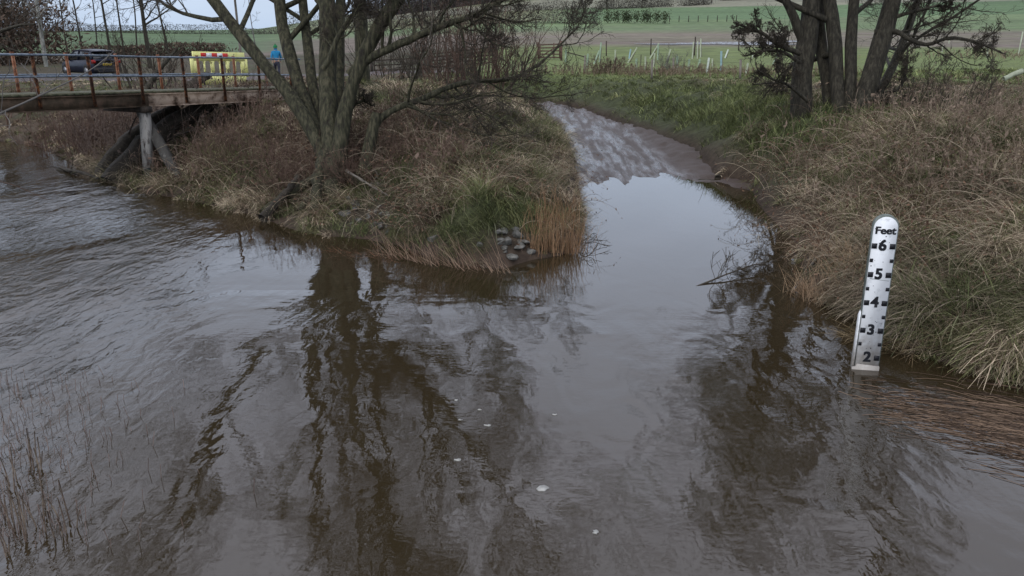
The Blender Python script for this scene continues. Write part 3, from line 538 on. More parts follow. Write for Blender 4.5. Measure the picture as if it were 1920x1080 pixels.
def tufts(NT, per, name, label, dry):
    X, Y = scatter(NT, rng); d = sdist(X, Y); k = keep_bank(X, Y, d); X, Y, d = X[k], Y[k], d[k]; g = green_mask(X, Y)
    k = rng.uniform(size=len(X)) < ((1 - .85 * g) if dry else (.16 + .84 * g)); X, Y, d, g = X[k], Y[k], d[k], g[k]; n0 = len(X); r = np.hypot(X, Y)
    az, sl = slope_dir(X, Y); flow = fbm(X * .35, Y * .35, 14, 2) * 9
    az = np.where(sl > .2, az + (flow - 4.5) * .5, flow) + rng.normal(size=n0) * .75
    far = sm(24, 40, r); sz = rng.uniform(.55, 1.25, n0) * (.75 + .6 * fbm(X * .8, Y * .8, 19, 2)); sz = sz * (1 - .5 * far) * sm(-.25, .5, d)
    br_ = (X < -4.5) & (Y > 21); sz = np.where(br_, sz * .55, sz)
    t1 = rng.uniform(size=n0)[:, None]; pt = sm(.46, .66, fbm(X * .7, Y * .7, 60, 3))[:, None]
    if dry:
        c = mix2((.27, .215, .15), (.52, .43, .31), t1); c = np.where(rng.uniform(size=(n0, 1)) < .10 + .35 * pt, mix2((.11, .066, .046), (.19, .125, .09), t1), c); c = np.where(rng.uniform(size=(n0, 1)) < .34, mix2((.11, .115, .055), (.20, .19, .095), t1), c)
        c = np.where((rng.uniform(size=n0) < g * 1.0)[:, None], mix2((.10, .115, .045), (.21, .215, .095), t1), c)
        Ls = .58 * sz; spread = .08
    else:
        c = mix2((.062, .078, .032), (.145, .165, .07), t1) * (.85 + .3 * sm(.5, 1, g) + .55 * sm(.6, 1, g) * (Y > 20) * (X > 1))[:, None]; Ls = .25 * sz * (1 + .5 * (X > 4.5)); spread = .10
    if dry: Ls = Ls * (1 + .15 * (X > 3.5) * sm(17, 12, r)); c = c * (1.12 - .55 * sm(.46, .62, fbm(X * .9 + 7, Y * .9, 63, 3)))[:, None]
    i = np.repeat(np.arange(n0), per); n_ = len(i); a2 = rng.uniform(0, 6.28, n_); q_ = rng.normal(size=(n_, 2)) * spread * (sz[i] * np.maximum(1, r[i] / 16))[:, None]
    x, y = X[i] + q_[:, 0], Y[i] + q_[:, 1]; zz = hfun(x, y) - .02; ok = sdist(x, y) > -.06
    i, x, y, zz, a2 = i[ok], x[ok], y[ok], zz[ok], a2[ok]; n_ = len(i)
    w_ = .6 if dry else .3; hx = np.cos(az[i]) * w_ + np.cos(a2) * (1 - w_) * 1.2; hy = np.sin(az[i]) * w_ + np.sin(a2) * (1 - w_) * 1.2
    L = Ls[i] * rng.uniform(.5, 1.25, n_); wd = rng.uniform(.006, .011, n_) * np.maximum(1, r[i] / 14); hl = rng.uniform(size=n_); wd = np.where(hl > .86, wd * 1.6, wd)
    lean = rng.uniform(.2, 1.0, n_) + dry * .25 * rng.uniform(0, 1, n_) + dry * .4 * (X[i] > 3) * rng.uniform(0, 1, n_); bend = rng.uniform(.7, 2.0, n_) if dry else rng.uniform(.3, 1.3, n_)
    cc = c[i] * rng.uniform(.5, 1.3, (n_, 1)); cc = np.where((hl > .86)[:, None], cc * 1.35 + .03 * dry, cc)
    blades(name, np.stack([x, y, zz], 1), L, wd, np.arctan2(hy, hx), lean, bend, cc, 4 if dry else 3, rng, label=label)
tufts(24000, 42, 'dry_grass', 'dead tan tussock grass hanging down the river banks', True); tufts(40000, 24, 'green_grass', 'short fresh green grass on the banks', False)
# brown dead weed stems (dock, willowherb) on the bank tops
def weeds(blobs, N, name, label, c1, c2, hmin=.4, hmax=1.0):
    Xs, Ys = [], []
    for px, py, z, rx, ry, w in blobs:
        c = P(px, py, z); k = int(N * w); Xs.append(rng.normal(c[0], rx, k)); Ys.append(rng.normal(c[1], ry, k))
    X = np.concatenate(Xs); Y = np.concatenate(Ys); k = sdist(X, Y) > .35; X, Y = X[k], Y[k]; n_ = len(X); r = np.hypot(X, Y)
    z = hfun(X, Y); h = rng.uniform(hmin, hmax, n_); d = rng.normal(size=(n_, 3)) * .28; d[:, 2] = 1; d = nrm(d); s = np.stack([X, Y, z - .03], 1)
    Pn = np.stack([s + d * h[:, None] * t_ + np.array([0, 0, -.0]) + rng.normal(size=(n_, 3)) * .02 * t_ for t_ in np.linspace(0, 1, 5)], 1); Rn = (.0035 * np.maximum(1, r / 14))[:, None] * np.linspace(1, .6, 5)[None]
    t1 = rng.uniform(size=n_)[:, None]; c = np.array(c1) * (1 - t1) + np.array(c2) * t1
    b = MB(); b.tubes(Pn, Rn, 3, col=c); C1, S1 = sprout(Pn, Rn, 4, rng, .3, 1, (.15, .4), (25, 60), 4, .02, .25, .8, .0025); b.tubes(C1, S1 * np.maximum(1, np.repeat(r, 4) / 14)[:, None], 3, col=np.repeat(c, 4, axis=0))
    # seed heads and curled dead leaves
    k2 = rng.integers(0, len(C1), len(C1)); e_ = C1[k2, -1]; m_ = len(e_); q1 = rng.normal(size=(m_, 3)) * .016; q2 = rng.normal(size=(m_, 3)) * .02
    v = np.stack([e_ - q1, e_ + q2, e_ + q1, e_ - q2], 1).reshape(-1, 3); b.add(v, np.arange(m_ * 4).reshape(-1, 4), col=np.repeat(c[k2 // 4] * .8, 4, axis=0))
    tag(b.build(name, M['blade']), label, None, None, 'stuff')
weeds([(1740, 250, 1.4, 2.2, 2.0, .45), (1850, 300, 1.4, 1.6, 1.5, .3), (1900, 200, 1.5, 2.5, 3, .25), (1650, 330, 1.1, 1.0, 1.0, .12)], 800, 'dead_weeds', 'purple-brown dead weed stems on the right bank top', (.13, .09, .068), (.32, .25, .19))
weeds([(470, 235, 1.2, 1.6, 1.6, .35), (560, 290, .9, .9, .9, .3), (390, 250, 1.2, 1.2, 1.5, .2), (700, 290, .8, .9, .8, .25), (820, 340, .7, .35, .6, .12), (880, 195, 1.2, 2.2, 2.5, .2)], 900, 'dead_weeds', 'tangled brown weeds round the foot of the left alder', (.11, .07, .054), (.25, .18, .14), .3, .85)
weeds([(60, 225, 1.0, 3.0, 2.0, .4), (170, 235, .9, 2.2, 1.5, .4), (250, 215, 1.3, 2, 2, .3)], 1100, 'bramble_scrub', 'brown bramble scrub on the bank below the footbridge', (.09, .065, .058), (.21, .165, .14), .5, 1.3)
weeds([(1160, 140, 1.5, 3.5, 1.0, .5), (1300, 142, 1.5, 3, 1.0, .3), (1440, 145, 1.5, 3, 1.5, .3), (1900, 120, 1.6, 4, 3, .3)], 700, 'dead_weeds', 'dead weeds along the wire fence beside the tree guards', (.15, .11, .08), (.3, .24, .17), .25, .6)
def foliage_strip():
    pass
def arcs(N, name, label, blobs):
    X = []; Y = []
    for px, py, z, rx, ry, w in blobs: c = P(px, py, z); k = int(N * w); X.append(rng.normal(c[0], rx, k)); Y.append(rng.normal(c[1], ry, k))
    X = np.concatenate(X); Y = np.concatenate(Y); k = sdist(X, Y) > .2; X, Y = X[k], Y[k]; n_ = len(X); az, sl = slope_dir(X, Y); az = az + rng.normal(size=n_) * .9; L = rng.uniform(.5, 1.5, n_)
    hd = np.stack([np.cos(az), np.sin(az)], 1); p = np.stack([X, Y, hfun(X, Y)], 1); pts = [p]; a = rng.uniform(.1, .6, n_)
    for j in range(9): a = a + rng.uniform(.1, .32, n_); hd = nrm(hd + rng.normal(size=hd.shape) * .12); p = p + np.concatenate([hd * np.sin(a)[:, None], np.cos(a)[:, None]], 1) * (L / 9)[:, None]; p[:, 2] = np.maximum(p[:, 2], np.maximum(hfun(p[:, 0], p[:, 1]), 0) + .04); pts.append(p.copy())
    t1 = rng.uniform(size=n_)[:, None]; c = np.where(t1 < .6, mix2((.06, .04, .03), (.14, .10, .075), t1 / .6), mix2((.26, .21, .15), (.45, .38, .28), (t1 - .6) / .4))
    Pn = np.stack(pts, 1); Rn = (rng.uniform(.003, .0055, n_) * np.maximum(1, np.hypot(X, Y) / 15))[:, None] * np.linspace(1, .4, 10)[None]; b = MB(); b.tubes(Pn, Rn, 4, col=c)
    C1, S1 = sprout(Pn, Rn, 3, rng, .2, 1, (.12, .3), (30, 70), 4, .0, .25, .7, .002); b.tubes(C1, S1, 3, col=np.repeat(c, 3, axis=0))
    m_ = n_ * 6; q0 = Pn[np.repeat(np.arange(n_), 6), rng.integers(1, 10, m_)] + rng.normal(size=(m_, 3)) * .04; s1 = rng.uniform(.012, .035, (m_, 1)); q1 = nrm(rng.normal(size=(m_, 3))) * s1; q2 = nrm(rng.normal(size=(m_, 3))) * s1 * .6
    b.add(np.stack([q0 - q1, q0 - q2, q0 + q1, q0 + q2], 1).reshape(-1, 3), np.arange(m_ * 4).reshape(-1, 4), col=np.repeat(mix2((.07, .04, .028), (.19, .12, .08), rng.uniform(size=(m_, 1))), 4, axis=0))
    tag(b.build(name, M['blade']), label, None, None, 'stuff')
arcs(1300, 'bramble_stems', 'arching bramble stems and dead stalks sprawling over the right bank', [(1700, 300, 1.2, 2.5, 3, .45), (1820, 420, .9, 1.5, 1.5, .3), (1540, 330, .8, 1.3, 2, .15), (1500, 440, .3, .6, .8, .1)])
arcs(1000, 'bramble_stems', 'dead stems and brambles sprawling over the central point', [(850, 300, 1.0, 1.6, 2.2, .35), (720, 320, .6, .9, .8, .25), (520, 300, .8, 1.5, 1.2, .25), (820, 390, .5, .5, .5, .15)])
# straw-coloured reeds at the tip of the point
def reeds(blobs, name, label, N, Lr, c1, c2, headaz=None, lean=(.0, .35)):
    Xs, Ys = [], []
    for (x0, y0, x1, y1, sp, w) in blobs:
        a, b_ = P(x0, y0), P(x1, y1); k = int(N * w); t_ = rng.uniform(size=k); p = a[None] * (1 - t_[:, None]) + b_[None] * t_[:, None]; Xs.append(p[:, 0] + rng.normal(size=k) * sp); Ys.append(p[:, 1] + rng.normal(size=k) * sp * .6)
    X = np.concatenate(Xs); Y = np.concatenate(Ys); n_ = len(X); z = np.maximum(hfun(X, Y), -.03); t1 = rng.uniform(size=n_)[:, None]; c = np.array(c1) * (1 - t1) + np.array(c2) * t1
    az = rng.uniform(0, 6.28, n_) if headaz is None else headaz + rng.normal(size=n_) * .55
    blades(name, np.stack([X, Y, z], 1), rng.uniform(*Lr, n_), rng.uniform(.005, .010, n_), az, rng.uniform(*lean, n_), rng.uniform(0, .6, n_), c, 3, rng, label=label)
reeds([(1000, 482, 1088, 472, .09, .6), (1005, 465, 1090, 440, .12, .4)], 'reeds', 'upright straw-orange reeds at the right corner of the point', 560, (.2, .8), (.17, .09, .05), (.38, .25, .145))
reeds([(800, 492, 955, 515, .08, .55), (720, 478, 830, 500, .08, .45)], 'reeds', 'bent red-brown reeds trailing from the tip of the point', 260, (.25, .75), (.10, .05, .033), (.34, .25, .18), headaz=2.7, lean=(.2, 1.25))
reeds([(620, 470, 760, 492, .12, 1)], 'reeds', 'sparse red reeds lying in the water left of the tip', 160, (.2, .4), (.12, .05, .03), (.2, .1, .06), headaz=2.9, lean=(1.2, 1.45))
reeds([(1500, 545, 1560, 575, .12, .5), (1530, 500, 1600, 560, .14, .5)], 'reeds', 'pale curled reeds at the foot of the right bank', 800, (.2, .5), (.2, .13, .08), (.4, .29, .19), lean=(.2, 1.0))
reeds([(1600, 625, 1720, 665, .10, .5), (1740, 655, 1930, 705, .15, .5)], 'reeds', 'tan grass drooping into the river beside the gauge', 700, (.25, .55), (.17, .12, .07), (.32, .25, .15), headaz=3.8, lean=(.8, 1.3))
# long weed combed out by the current just below the gauge
k_ = 900; tt = np.clip(rng.beta(1.6, 1.1, k_), 0, 1); a_ = P(1560, 735); b_ = P(1990, 850); off = rng.normal(size=k_) * (.22 + .3 * tt); X = a_[0] + (b_[0] - a_[0]) * tt + off * .3; Y = a_[1] + (b_[1] - a_[1]) * tt + off; Lw = rng.uniform(.4, 1.3, k_)
t1 = rng.uniform(size=k_)[:, None]; cw = np.array([.045, .030, .022]) * (1 - t1) + np.array([.26, .18, .125]) * t1 ** 2
b = MB(); hd = -.42 + rng.normal(size=k_) * .22; s = np.stack([X, Y, np.full(k_, -.004)], 1); dr = np.stack([np.cos(hd), np.sin(hd), 0 * hd], 1)
Pn = np.stack([s + dr * Lw[:, None] * q_ + np.stack([0 * X, .03 * np.sin(q_ * 5 + X * 3), rng.uniform(-.004, .014, k_)], 1) for q_ in np.linspace(0, 1, 6)], 1); Pn[:, 0, 2] = -.02; Pn[:, -1, 2] = -.01
b.tubes(Pn, np.full((k_, 6), .0028), 3, col=cw); tag(b.build('river_weed', M['blade']), 'reddish weed streaming on the current below the gauge', None, None, 'stuff')
# ================================================================ STEMS, TWIGS, ROCKS
rg = np.random.default_rng(5)
def stalk_cluster(pxs, label, seed, h=(.12, .4)):
    rg = np.random.default_rng(seed); base = P(*pxs[0]); root = empty('water_plant', base, label, 'water plant', 'dead stalks standing in the near shallows')
    for px, py in pxs:
        p = P(px, py)
        for k in range(rg.integers(1, 4)):
            q0 = p + [rg.normal() * .03, rg.normal() * .03, -.25]; hh = rg.uniform(*h); d = np.array([rg.normal() * .12, rg.normal() * .12, 1]); b = MB(); b.tube(curve([q0, q0 + d * (.25 + hh * .5), q0 + d * (.25 + hh) + [rg.normal() * .03, 0, 0]], 5), np.linspace(.008, .004, 5), 5); b.build('stalk', M['stalk'], root)
M['stalk'] = mat('stalk', (.09, .06, .045), (.26, .21, .16), scale=14, bump=.2)
stalk_cluster([(12, 925), (22, 905), (8, 985), (30, 1000), (18, 1040), (45, 1010)], 'brown dead stalks in the shallows at the lower left corner', 1)
stalk_cluster([(66, 880), (76, 900), (58, 870)], 'small group of broken stalks right of the corner stalks', 2)
stalk_cluster([(92, 990), (84, 950), (100, 1000), (136, 990), (140, 975)], 'tall jointed stalks furthest right in the near shallows', 3)
sp = []; r6 = np.random.default_rng(77)
k_ = 260; px_ = np.abs(r6.normal(size=k_)) * 130; py_ = 700 + r6.uniform(size=k_) * 330
pp = np.array([P(a, c) for a, c in zip(px_, py_)]); hh = r6.uniform(.03, .16, k_)[:, None]; dd_ = np.stack([r6.normal(size=k_) * .15, r6.normal(size=k_) * .1, np.ones(k_)], 1)
b = MB(); b.tubes(np.stack([pp - dd_ * .1, pp + dd_ * hh * .5, pp + dd_ * hh], 1), np.full((k_, 3), .0028), 3, col=np.array([.19, .14, .12]) * r6.uniform(.6, 1.3, (k_, 1))); tag(b.build('reed_stubble', M['blade']), 'thin pale stubble poking through the left shallows', None, None, 'stuff')
def rock(px, py, z, size, label, seed, group='stones at the foot of the point', squash=.55, name='stone'):
    rg = np.random.default_rng(seed); p = G(px, py + 4); import bmesh
    bm = bmesh.new(); bmesh.ops.create_icosphere(bm, subdivisions=3, radius=1); me = bpy.data.meshes.new(name)
    pl = nrm(rg.normal(size=(11, 3))); dd = rg.uniform(.4, .72, 11)
    for v in bm.verts:
        c = np.array(v.co)
        for a, k in zip(pl, dd):
            e_ = c @ a - k
            if e_ > 0: c = c - a * e_
        c = c * np.array([1, .75, squash]) * size * 1.25; v.co = c
    bmesh.ops.rotate(bm, verts=bm.verts, cent=(0, 0, 0), matrix=Matrix.Rotation(rg.uniform(0, 6), 3, 'Z') @ Matrix.Rotation(rg.uniform(-.3, .3), 3, 'X'))
    bm.to_mesh(me); bm.free(); o = link(name, me, M['rock'], loc=(p[0], p[1], p[2] + size * .22)); tag(o, label, 'stone', group)
for i, a in enumerate([(948, 455, .2, .15, 'pale flat-topped stone, largest of the pile left of the orange reeds'), (968, 440, .3, .13, 'rounded grey stone just above and right of the pale flat stone'), (975, 465, .12, .13, 'grey stone between the pale flat stone and the orange reeds'), (942, 433, .36, .11, 'grey stone at the top left of the stone pile'), (965, 428, .4, .08, 'small stone at the very top of the stone pile'), (984, 452, .2, .09, 'dark small stone touching the orange reeds'), (812, 447, .22, .11, 'lone stone half in grass left of the trailing red reeds'), (958, 482, .05, .09, 'wet low stone at the waterline under the stone pile'),
                       (667, 385, .35, .17, 'dark angular stone below the left alder'), (725, 402, .3, .13, 'grey stone nearest the grass slope right of the alder roots'), (700, 375, .4, .12, 'dark stone between the alder roots and the grass slope'), (645, 400, .2, .12, 'dark wet stone lowest under the left alder'), (690, 410, .2, .11, 'small dark stone beside the water below the left alder'), (655, 372, .45, .09, 'small stone tucked under the alder trunk'), (715, 425, .12, .12, 'low wet stone at the waterline right of the alder')]):
    rock(*a[:5], 100 + i)
rq = np.random.default_rng(12)
for i in range(22):
    a = (948, 456, 26, 20) if i < 8 else (685, 402, 34, 24); rock(a[0] + rq.normal() * a[2], a[1] + rq.normal() * a[3] * .8, .2, rq.uniform(.035, .085), 'small broken stone among the pile left of the orange reeds' if i < 8 else 'small dark broken stone on the earth below the left alder', 170 + i, 'small rubble by the orange reeds' if i < 8 else 'small rubble below the left alder', .7)
rock(1680, 590, .25, .12, 'grey stone in the bank just right of the depth gauge', 140, None); rock(1612, 570, .15, .09, 'pale thin stone beside the left edge of the gauge', 141, None)
# fallen trunks and stumps
def log(pts, r0, r1, name, label, m='deadwood', seed=1, twigs=0, cat='log', n=14):
    rg = np.random.default_rng(seed); c = curve(pts, n, r0 * .08, rg); b = MB(); rad = np.linspace(r0, r1, n) * (1 + .08 * rg.normal(size=n)); b.tubes(c[None], rad[None], 10, cap=True)
    if twigs: a1, a2 = sprout(c[None], rad[None], twigs, rg, .15, .95, (.2, .45), (30, 70), 6, .02, .25, .35, .004); b.tubes(a1, a2, 5); a3, a4 = sprout(a1, a2, 4, rg, .2, 1, (.3, .6), (25, 60), 5, 0, .2, .5, .003); b.tubes(a3, a4, 3)
    o = b.build(name, M[m], smooth=True, origin=np.asarray(pts[0])); return tag(o, label, cat)
log([P(190, 338, -.1), D(215, 290, 20.6), D(262, 245, 21.2), D(330, 205, 22.2)], .26, .16, 'log', 'thick dark fallen trunk sloping up from the water under the footbridge', seed=3, twigs=8)
log([P(215, 345, -.1), D(255, 290, 20.3), D(330, 225, 21.6), D(400, 190, 22.6)], .34, .2, 'log', 'heavier black trunk lying behind the bridge piles', seed=4, twigs=6)
log([D(272, 172, 25.5), D(300, 128, 25.6), D(332, 92, 25.8)], .11, .04, 'broken_branch', 'leaning broken grey branch seen through the bridge rails', 'bark', 5, 6, 'branch')
log([D(352, 166, 25.2), D(372, 150, 25.4), D(392, 140, 25.8)], .16, .12, 'tree_stump', 'grey leaning stump beneath the yellow barrier', 'bark', 6, 3, 'stump')
log([D(492, 410, 15.4), D(530, 370, 15.8), D(560, 330, 16.2)], .10, .05, 'driftwood', 'black half-sunk root at the waterline left of the alder', seed=7, cat='driftwood')
log([D(650, 320, 15.9), D(690, 345, 15.6), D(730, 368, 15.2)], .03, .012, 'fallen_branch', 'thin pale branch lying over the stones below the alder', 'wood_grey', 8, 3, 'branch')
log([D(685, 325, 16.4), D(730, 318, 16.3), D(790, 312, 16.4)], .05, .02, 'fallen_branch', 'mossy horizontal branch low beside the alder trunk', 'bark', 9, 6, 'branch')
log([P(1345, 334, .02), P(1352, 326, .06), P(1362, 322, .05)], .07, .03, 'driftwood', 'small black snag where the mud slipway meets the water', seed=10, cat='driftwood')
log([D(1040, 240, 27.5), D(1050, 250, 27), D(1062, 275, 26)], .10, .05, 'broken_stake', 'dark rotten stake at the edge of the mud slipway', seed=11, cat='stake')
log([D(1520, 500, 12), D(1545, 465, 12.3), D(1560, 440, 12.5)], .02, .008, 'fallen_branch', 'thin bare stick leaning on the right bank left of the gauge', 'wood_grey', 12, 2, 'branch')
log([D(1917, 133, 22), D(1900, 139, 22), D(1882, 148, 22)], .07, .06, 'tree_guard', 'pale tree guard fallen flat in grass at the right edge', 'tube_pale', 13, 0, 'tree guard', n=5)
# overhanging twig in the near left and drowned twigs
log([D(-60, 240, 9), D(40, 195, 9.2), D(110, 163, 9.4), D(175, 130, 9.8), D(215, 95, 10)], .014, .004, 'overhanging_branch', 'thin bare willow branch hanging in front of the footbridge at the left edge', 'twig_grey', 14, 5, 'branch')
log([D(-40, 330, 7), D(30, 348, 7.2), D(90, 375, 7.4)], .006, .002, 'overhanging_twig', 'single thin twig over the water at the left edge below the bridge', 'twig_red', 15, 0, 'branch')
log([P(1300, 540, -.02), P(1360, 515, .06), P(1430, 490, .12), P(1452, 505, .02)], .014, .006, 'drowned_branch', 'fine twiggy branch breaking the calm water left of the right bank', 'twig', 16, 26, 'branch')
log([P(1085, 480, -.02), P(1100, 450, .15), P(1112, 435, .18), P(1120, 440, .1)], .008, .004, 'drowned_branch', 'small hooked twigs in the water right of the orange reeds', 'twig', 17, 10, 'branch')
log([P(110, 318, .0), P(150, 322, .12), P(185, 335, .05)], .06, .03, 'driftwood', 'dark snag of debris at the water edge left of the bridge piles', seed=18, twigs=6, cat='driftwood')
# foam flecks
fm = mat('foam', (.28, .28, .27), (.42, .42, .40), bump=.2)
for i, (px, py, s) in enumerate([(1018, 915, .035), (858, 862, .018), (915, 797, .018), (862, 787, .012), (1117, 998, .02), (900, 768, .012), (1040, 777, .012), (855, 750, .014)]):
    p = P(px, py, .003); rg = np.random.default_rng(i); a = np.linspace(0, 2 * math.pi, 10)[:-1]; rr = s * (1 + .35 * rg.normal(size=9)); pts = [(p[0] + math.cos(t_) * q_ * 1.4, p[1] + math.sin(t_) * q_) for t_, q_ in zip(a, rr)]
    b = MB(); b.prism(pts, lambda q_: (q_[0], q_[1], -.003), lambda q_: (q_[0], q_[1], .006))
    tag(b.build('foam_fleck', fm, origin=p), ['largest white foam fleck floating at the lower middle', 'small foam fleck left of the largest one', 'foam fleck between the tree reflections at the middle', 'tiny foam fleck above left of the middle fleck', 'foam fleck furthest down on the river', 'tiny foam fleck nearest above the middle fleck', 'tiny foam fleck furthest right on the river', 'topmost tiny foam fleck on the river'][i], 'foam', 'foam flecks on the river')
# ================================================================ TREE GUARDS, POSTS, GATES
def guard(tx, ty, bx, by, m, label, r=.045, stake=True):
    g0 = G(bx, by); t_ = g0[1] * CP + (CAMH - g0[2]) * SP; top = D(tx, ty, t_)
    root = empty('tree_guard', g0, label, 'tree guard', 'tree guards in the fenced plantation'); b = MB()
    d = (top - g0); L = np.linalg.norm(d); a = g0 - d / L * .05; n_ = 10
    b.tube([a, top], [r, r * 1.05], n_, cap=False); b.tube([top, a], [r * .86, r * .86], n_, cap=False)
    th = np.arange(n_)
    b.build('tube', M[m], root, smooth=True)
    if stake: s = MB(); s.bar(g0 + [.07, .03, -.1], g0 + [.07, .03, 0] + d * .72 , .03, .03); s.build('stake', M['wood'], root)
c3 = lambda x, y: (960 + x / 4, y / 4)
GL = [((405,370),(400,465),'g','wide green tree guard right next to the wooden gate'),
((570,405),(560,510),'g','stout green tree guard at the bottom of the sloping rail right of the gate'),
((668,320),(655,465),'g','tall green tree guard left of the first black post'),
((655,380),(615,480),'g','tree guard leaning right against the tall one left of the first black post'),
((775,375),(772,475),'p','slim upright tree guard just right of the first black post'),
((890,370),(878,440),'b','short bluish upright tree guard forming the left arm of the V'),
((938,358),(870,470),'p','tree guard leaning far right, the right arm of the V'),
((933,440),(930,530),'g','short tree guard low under the V of leaning guards'),
((1000,425),(1000,530),'p','thin yellowish tree guard left of the second black post'),
((1103,325),(1035,438),'p','strongly leaning pale tree guard in front of the second black post'),
((1097,330),(1092,450),'g','upright green tree guard whose top meets the strongly leaning one'),
((1070,400),(1060,500),'p','short pale tree guard inside the A shape by the second black post'),
((1190,370),(1150,495),'p','tree guard leaning right between the second and third black posts'),
((1240,420),(1235,540),'g','grey-green tree guard wrapped in dead weed left of the third post'),
((1330,445),(1322,540),'g','low green tree guard in front of the third black post'),
((1410,445),(1395,530),'g','tapered green tree guard leaning right of the third black post'),
((1478,435),(1458,560),'w','whitest tree guard, bright and low, right of the third post'),
((1503,440),(1500,500),'p','thin short tree guard immediately right of the whitest one'),
((1570,385),(1567,535),'b','blue tree guard standing alone left of the right alder'),
((1362,315),(1352,440),'p','pale tree guard touching the left side of the third black post'),
((1393,310),(1390,440),'p','pale tree guard touching the right side of the third black post'),
((1416,290),(1415,430),'p','tallest thin pale tree guard furthest back beside the third post'),
((1622,372),(1598,435),'w','small leaning white tree guard left of the fourth black post'),
((1770,475),(1750,570),'p','pale tree guard behind the left twigs of the right alder, lowest there'),
((1808,400),(1800,440),'p','small far tree guard seen between twigs of the right alder')]
mk = {'g': 'tube_green', 'p': 'tube_pale', 'b': 'tube_blue', 'w': 'tube_white'}
for a, b_, m_, lab in GL: guard(*c3(*a), *c3(*b_), mk[m_], lab, .055 if m_ != 'p' else .045)
for a, b_, m_, lab in [((1462, 97), (1449, 120), 'g', 'leaning tree guard seen through the left branches of the right alder'), ((1918, 60), (1909, 104), 'p', 'leaning pale tree guard at the right edge of the field'), ((1852, 84), (1851, 110), 'p', 'pale tree guard standing right of the right alder crown'), ((1781, 70), (1779, 82), 'p', 'small pale guard beside the wooden post right of the alder'), ((1602, 80), (1601, 115), 'g', 'green tree guard visible between the stems of the right alder'), ((1768, 84), (1766, 98), 'p', 'pale tree guard under the curved right branch of the alder')]: guard(*a, *b_, mk[m_], lab)
posts = []
def fpost(tx, ty, bx, by, m, label, w=.09, group='fence posts round the plantation'):
    g0 = G(bx, by); t_ = g0[1] * CP + (CAMH - g0[2]) * SP; top = D(tx, ty, t_); b = MB(); b.bar(g0 - [0, 0, .3], top, w, w, up=(.1, 1, 0)); c = top + [0, 0, .012]; b.bar(top, c, w * .7, w * .7, up=(.1, 1, 0))
    o = b.build('fence_post', M[m], origin=g0); tag(o, label, 'fence post', group); return g0, top
back = [fpost(1137, 77, 1137, 105, 'wood_dark', 'first black fence post from the wooden gate'), fpost(1221, 73, 1220, 103, 'wood_dark', 'second black fence post from the wooden gate'), fpost(1304, 69, 1302, 104, 'wood_dark', 'third black fence post, tallest, with pale guards either side'), fpost(1386, 65, 1385, 95, 'wood_dark', 'fourth black fence post, touching the alder twigs'), fpost(1560, 62, 1560, 92, 'wood_dark', 'black fence post hidden between stems of the right alder'), fpost(1864, 59, 1862, 88, 'wood_dark', 'black fence post right of the right alder')]
front = [fpost(1097, 104, 1096, 138, 'wood_grey', 'grey front fence post at the end of the sloping rail'), fpost(1202, 103, 1201, 133, 'wood_dark', 'thin hooked dark stake in the front fence row', .04), fpost(1223, 112, 1222, 148, 'wood_grey', 'grey front fence post below the leaning guards'), fpost(1263, 108, 1262, 138, 'wood_grey', 'grey front post wrapped in dead weed'), fpost(1389, 112, 1388, 148, 'wood_grey', 'grey front fence post left of the right alder'), fpost(1785, 70, 1784, 92, 'wood_grey', 'weathered wide post right of the right alder')]
def wire(ps, name, label, hs):
    b = MB()
    for h in hs:
        for (a, ta), (c, tc_) in zip(ps[:-1], ps[1:]):
            p0 = a * (1 - h) + ta * h; p1_ = c * (1 - h) + tc_ * h; m_ = (p0 + p1_) / 2 - [0, 0, .03]; b.tube([p0, m_, p1_], .004, 4)
    o = b.build(name, M['wood_dark'], origin=ps[0][0]); tag(o, label, 'wire')
wire(back, 'fence_wire', 'thin wires strung along the black posts', (.9, .6, .3)); wire([front[i] for i in (0, 2, 3, 4)], 'fence_wire', 'thin wires strung along the grey front posts', (.85, .5))
def gate(x0, x1, yt0, yt1, yb0, yb1, name, label, nb=5, m='wood_dark', brace=True):
    a, c = G(x0, yb0), G(x1, yb1); ta, tc_ = a[1] * CP + (CAMH - a[2]) * SP, c[1] * CP + (CAMH - c[2]) * SP
    c = D(x1, yb1, ta * .98); A1, C1 = D(x0, yt0, ta), D(x1, yt1, ta * .98); root = empty(name, a, label, 'gate')
    b = MB()
    for i in range(nb): h = .1 + .82 * i / (nb - 1); b.bar(a * (1 - h) + A1 * h, c * (1 - h) + C1 * h, .03, .085)
    b.build('rails', M[m], root)
    b = MB(); 
    if brace: b.bar(a * .9 + A1 * .1 + [0, -.035, 0], c * .1 + C1 * .9 + [0, -.035, 0], .03, .07)
    for h in (.02, .7, .98): b.bar(a * (1 - h) + c * h + [0, -.05, .05], A1 * (1 - h) + C1 * h + [0, -.05, 0], .08, .03, up=(0, 1, 0))
    b.build('stiles', M[m], root)
    for p, q_ in ((a, A1), (c, C1)):
        d_ = (c - a) / np.linalg.norm(c - a) * (.12 if p is c else -.12); b = MB(); b.bar(p + d_ - [0, 0, .2], q_ + d_ + [0, 0, .1], .15, .15, up=(0, 1, 0)); b.build('gate_post', M[m], root)
M['gate_red'] = mat('gate_red', (.06, .035, .028), (.15, .09, .07), scale=6, bump=.3)
gate(1012, 1050, 82, 80, 110, 111, 'field_gate', 'brown five-barred wooden gate left of the tree guards', m='gate_red')
gate(808, 926, 99, 86, 130, 120, 'field_gate', 'weathered long field gate behind the reddish willow scrub', m='wood_dark')
gate(700, 800, 112, 106, 134, 131, 'rail_fence', 'dark low rail fence between the left alder and the long field gate', nb=3, m='wood_dark', brace=False)
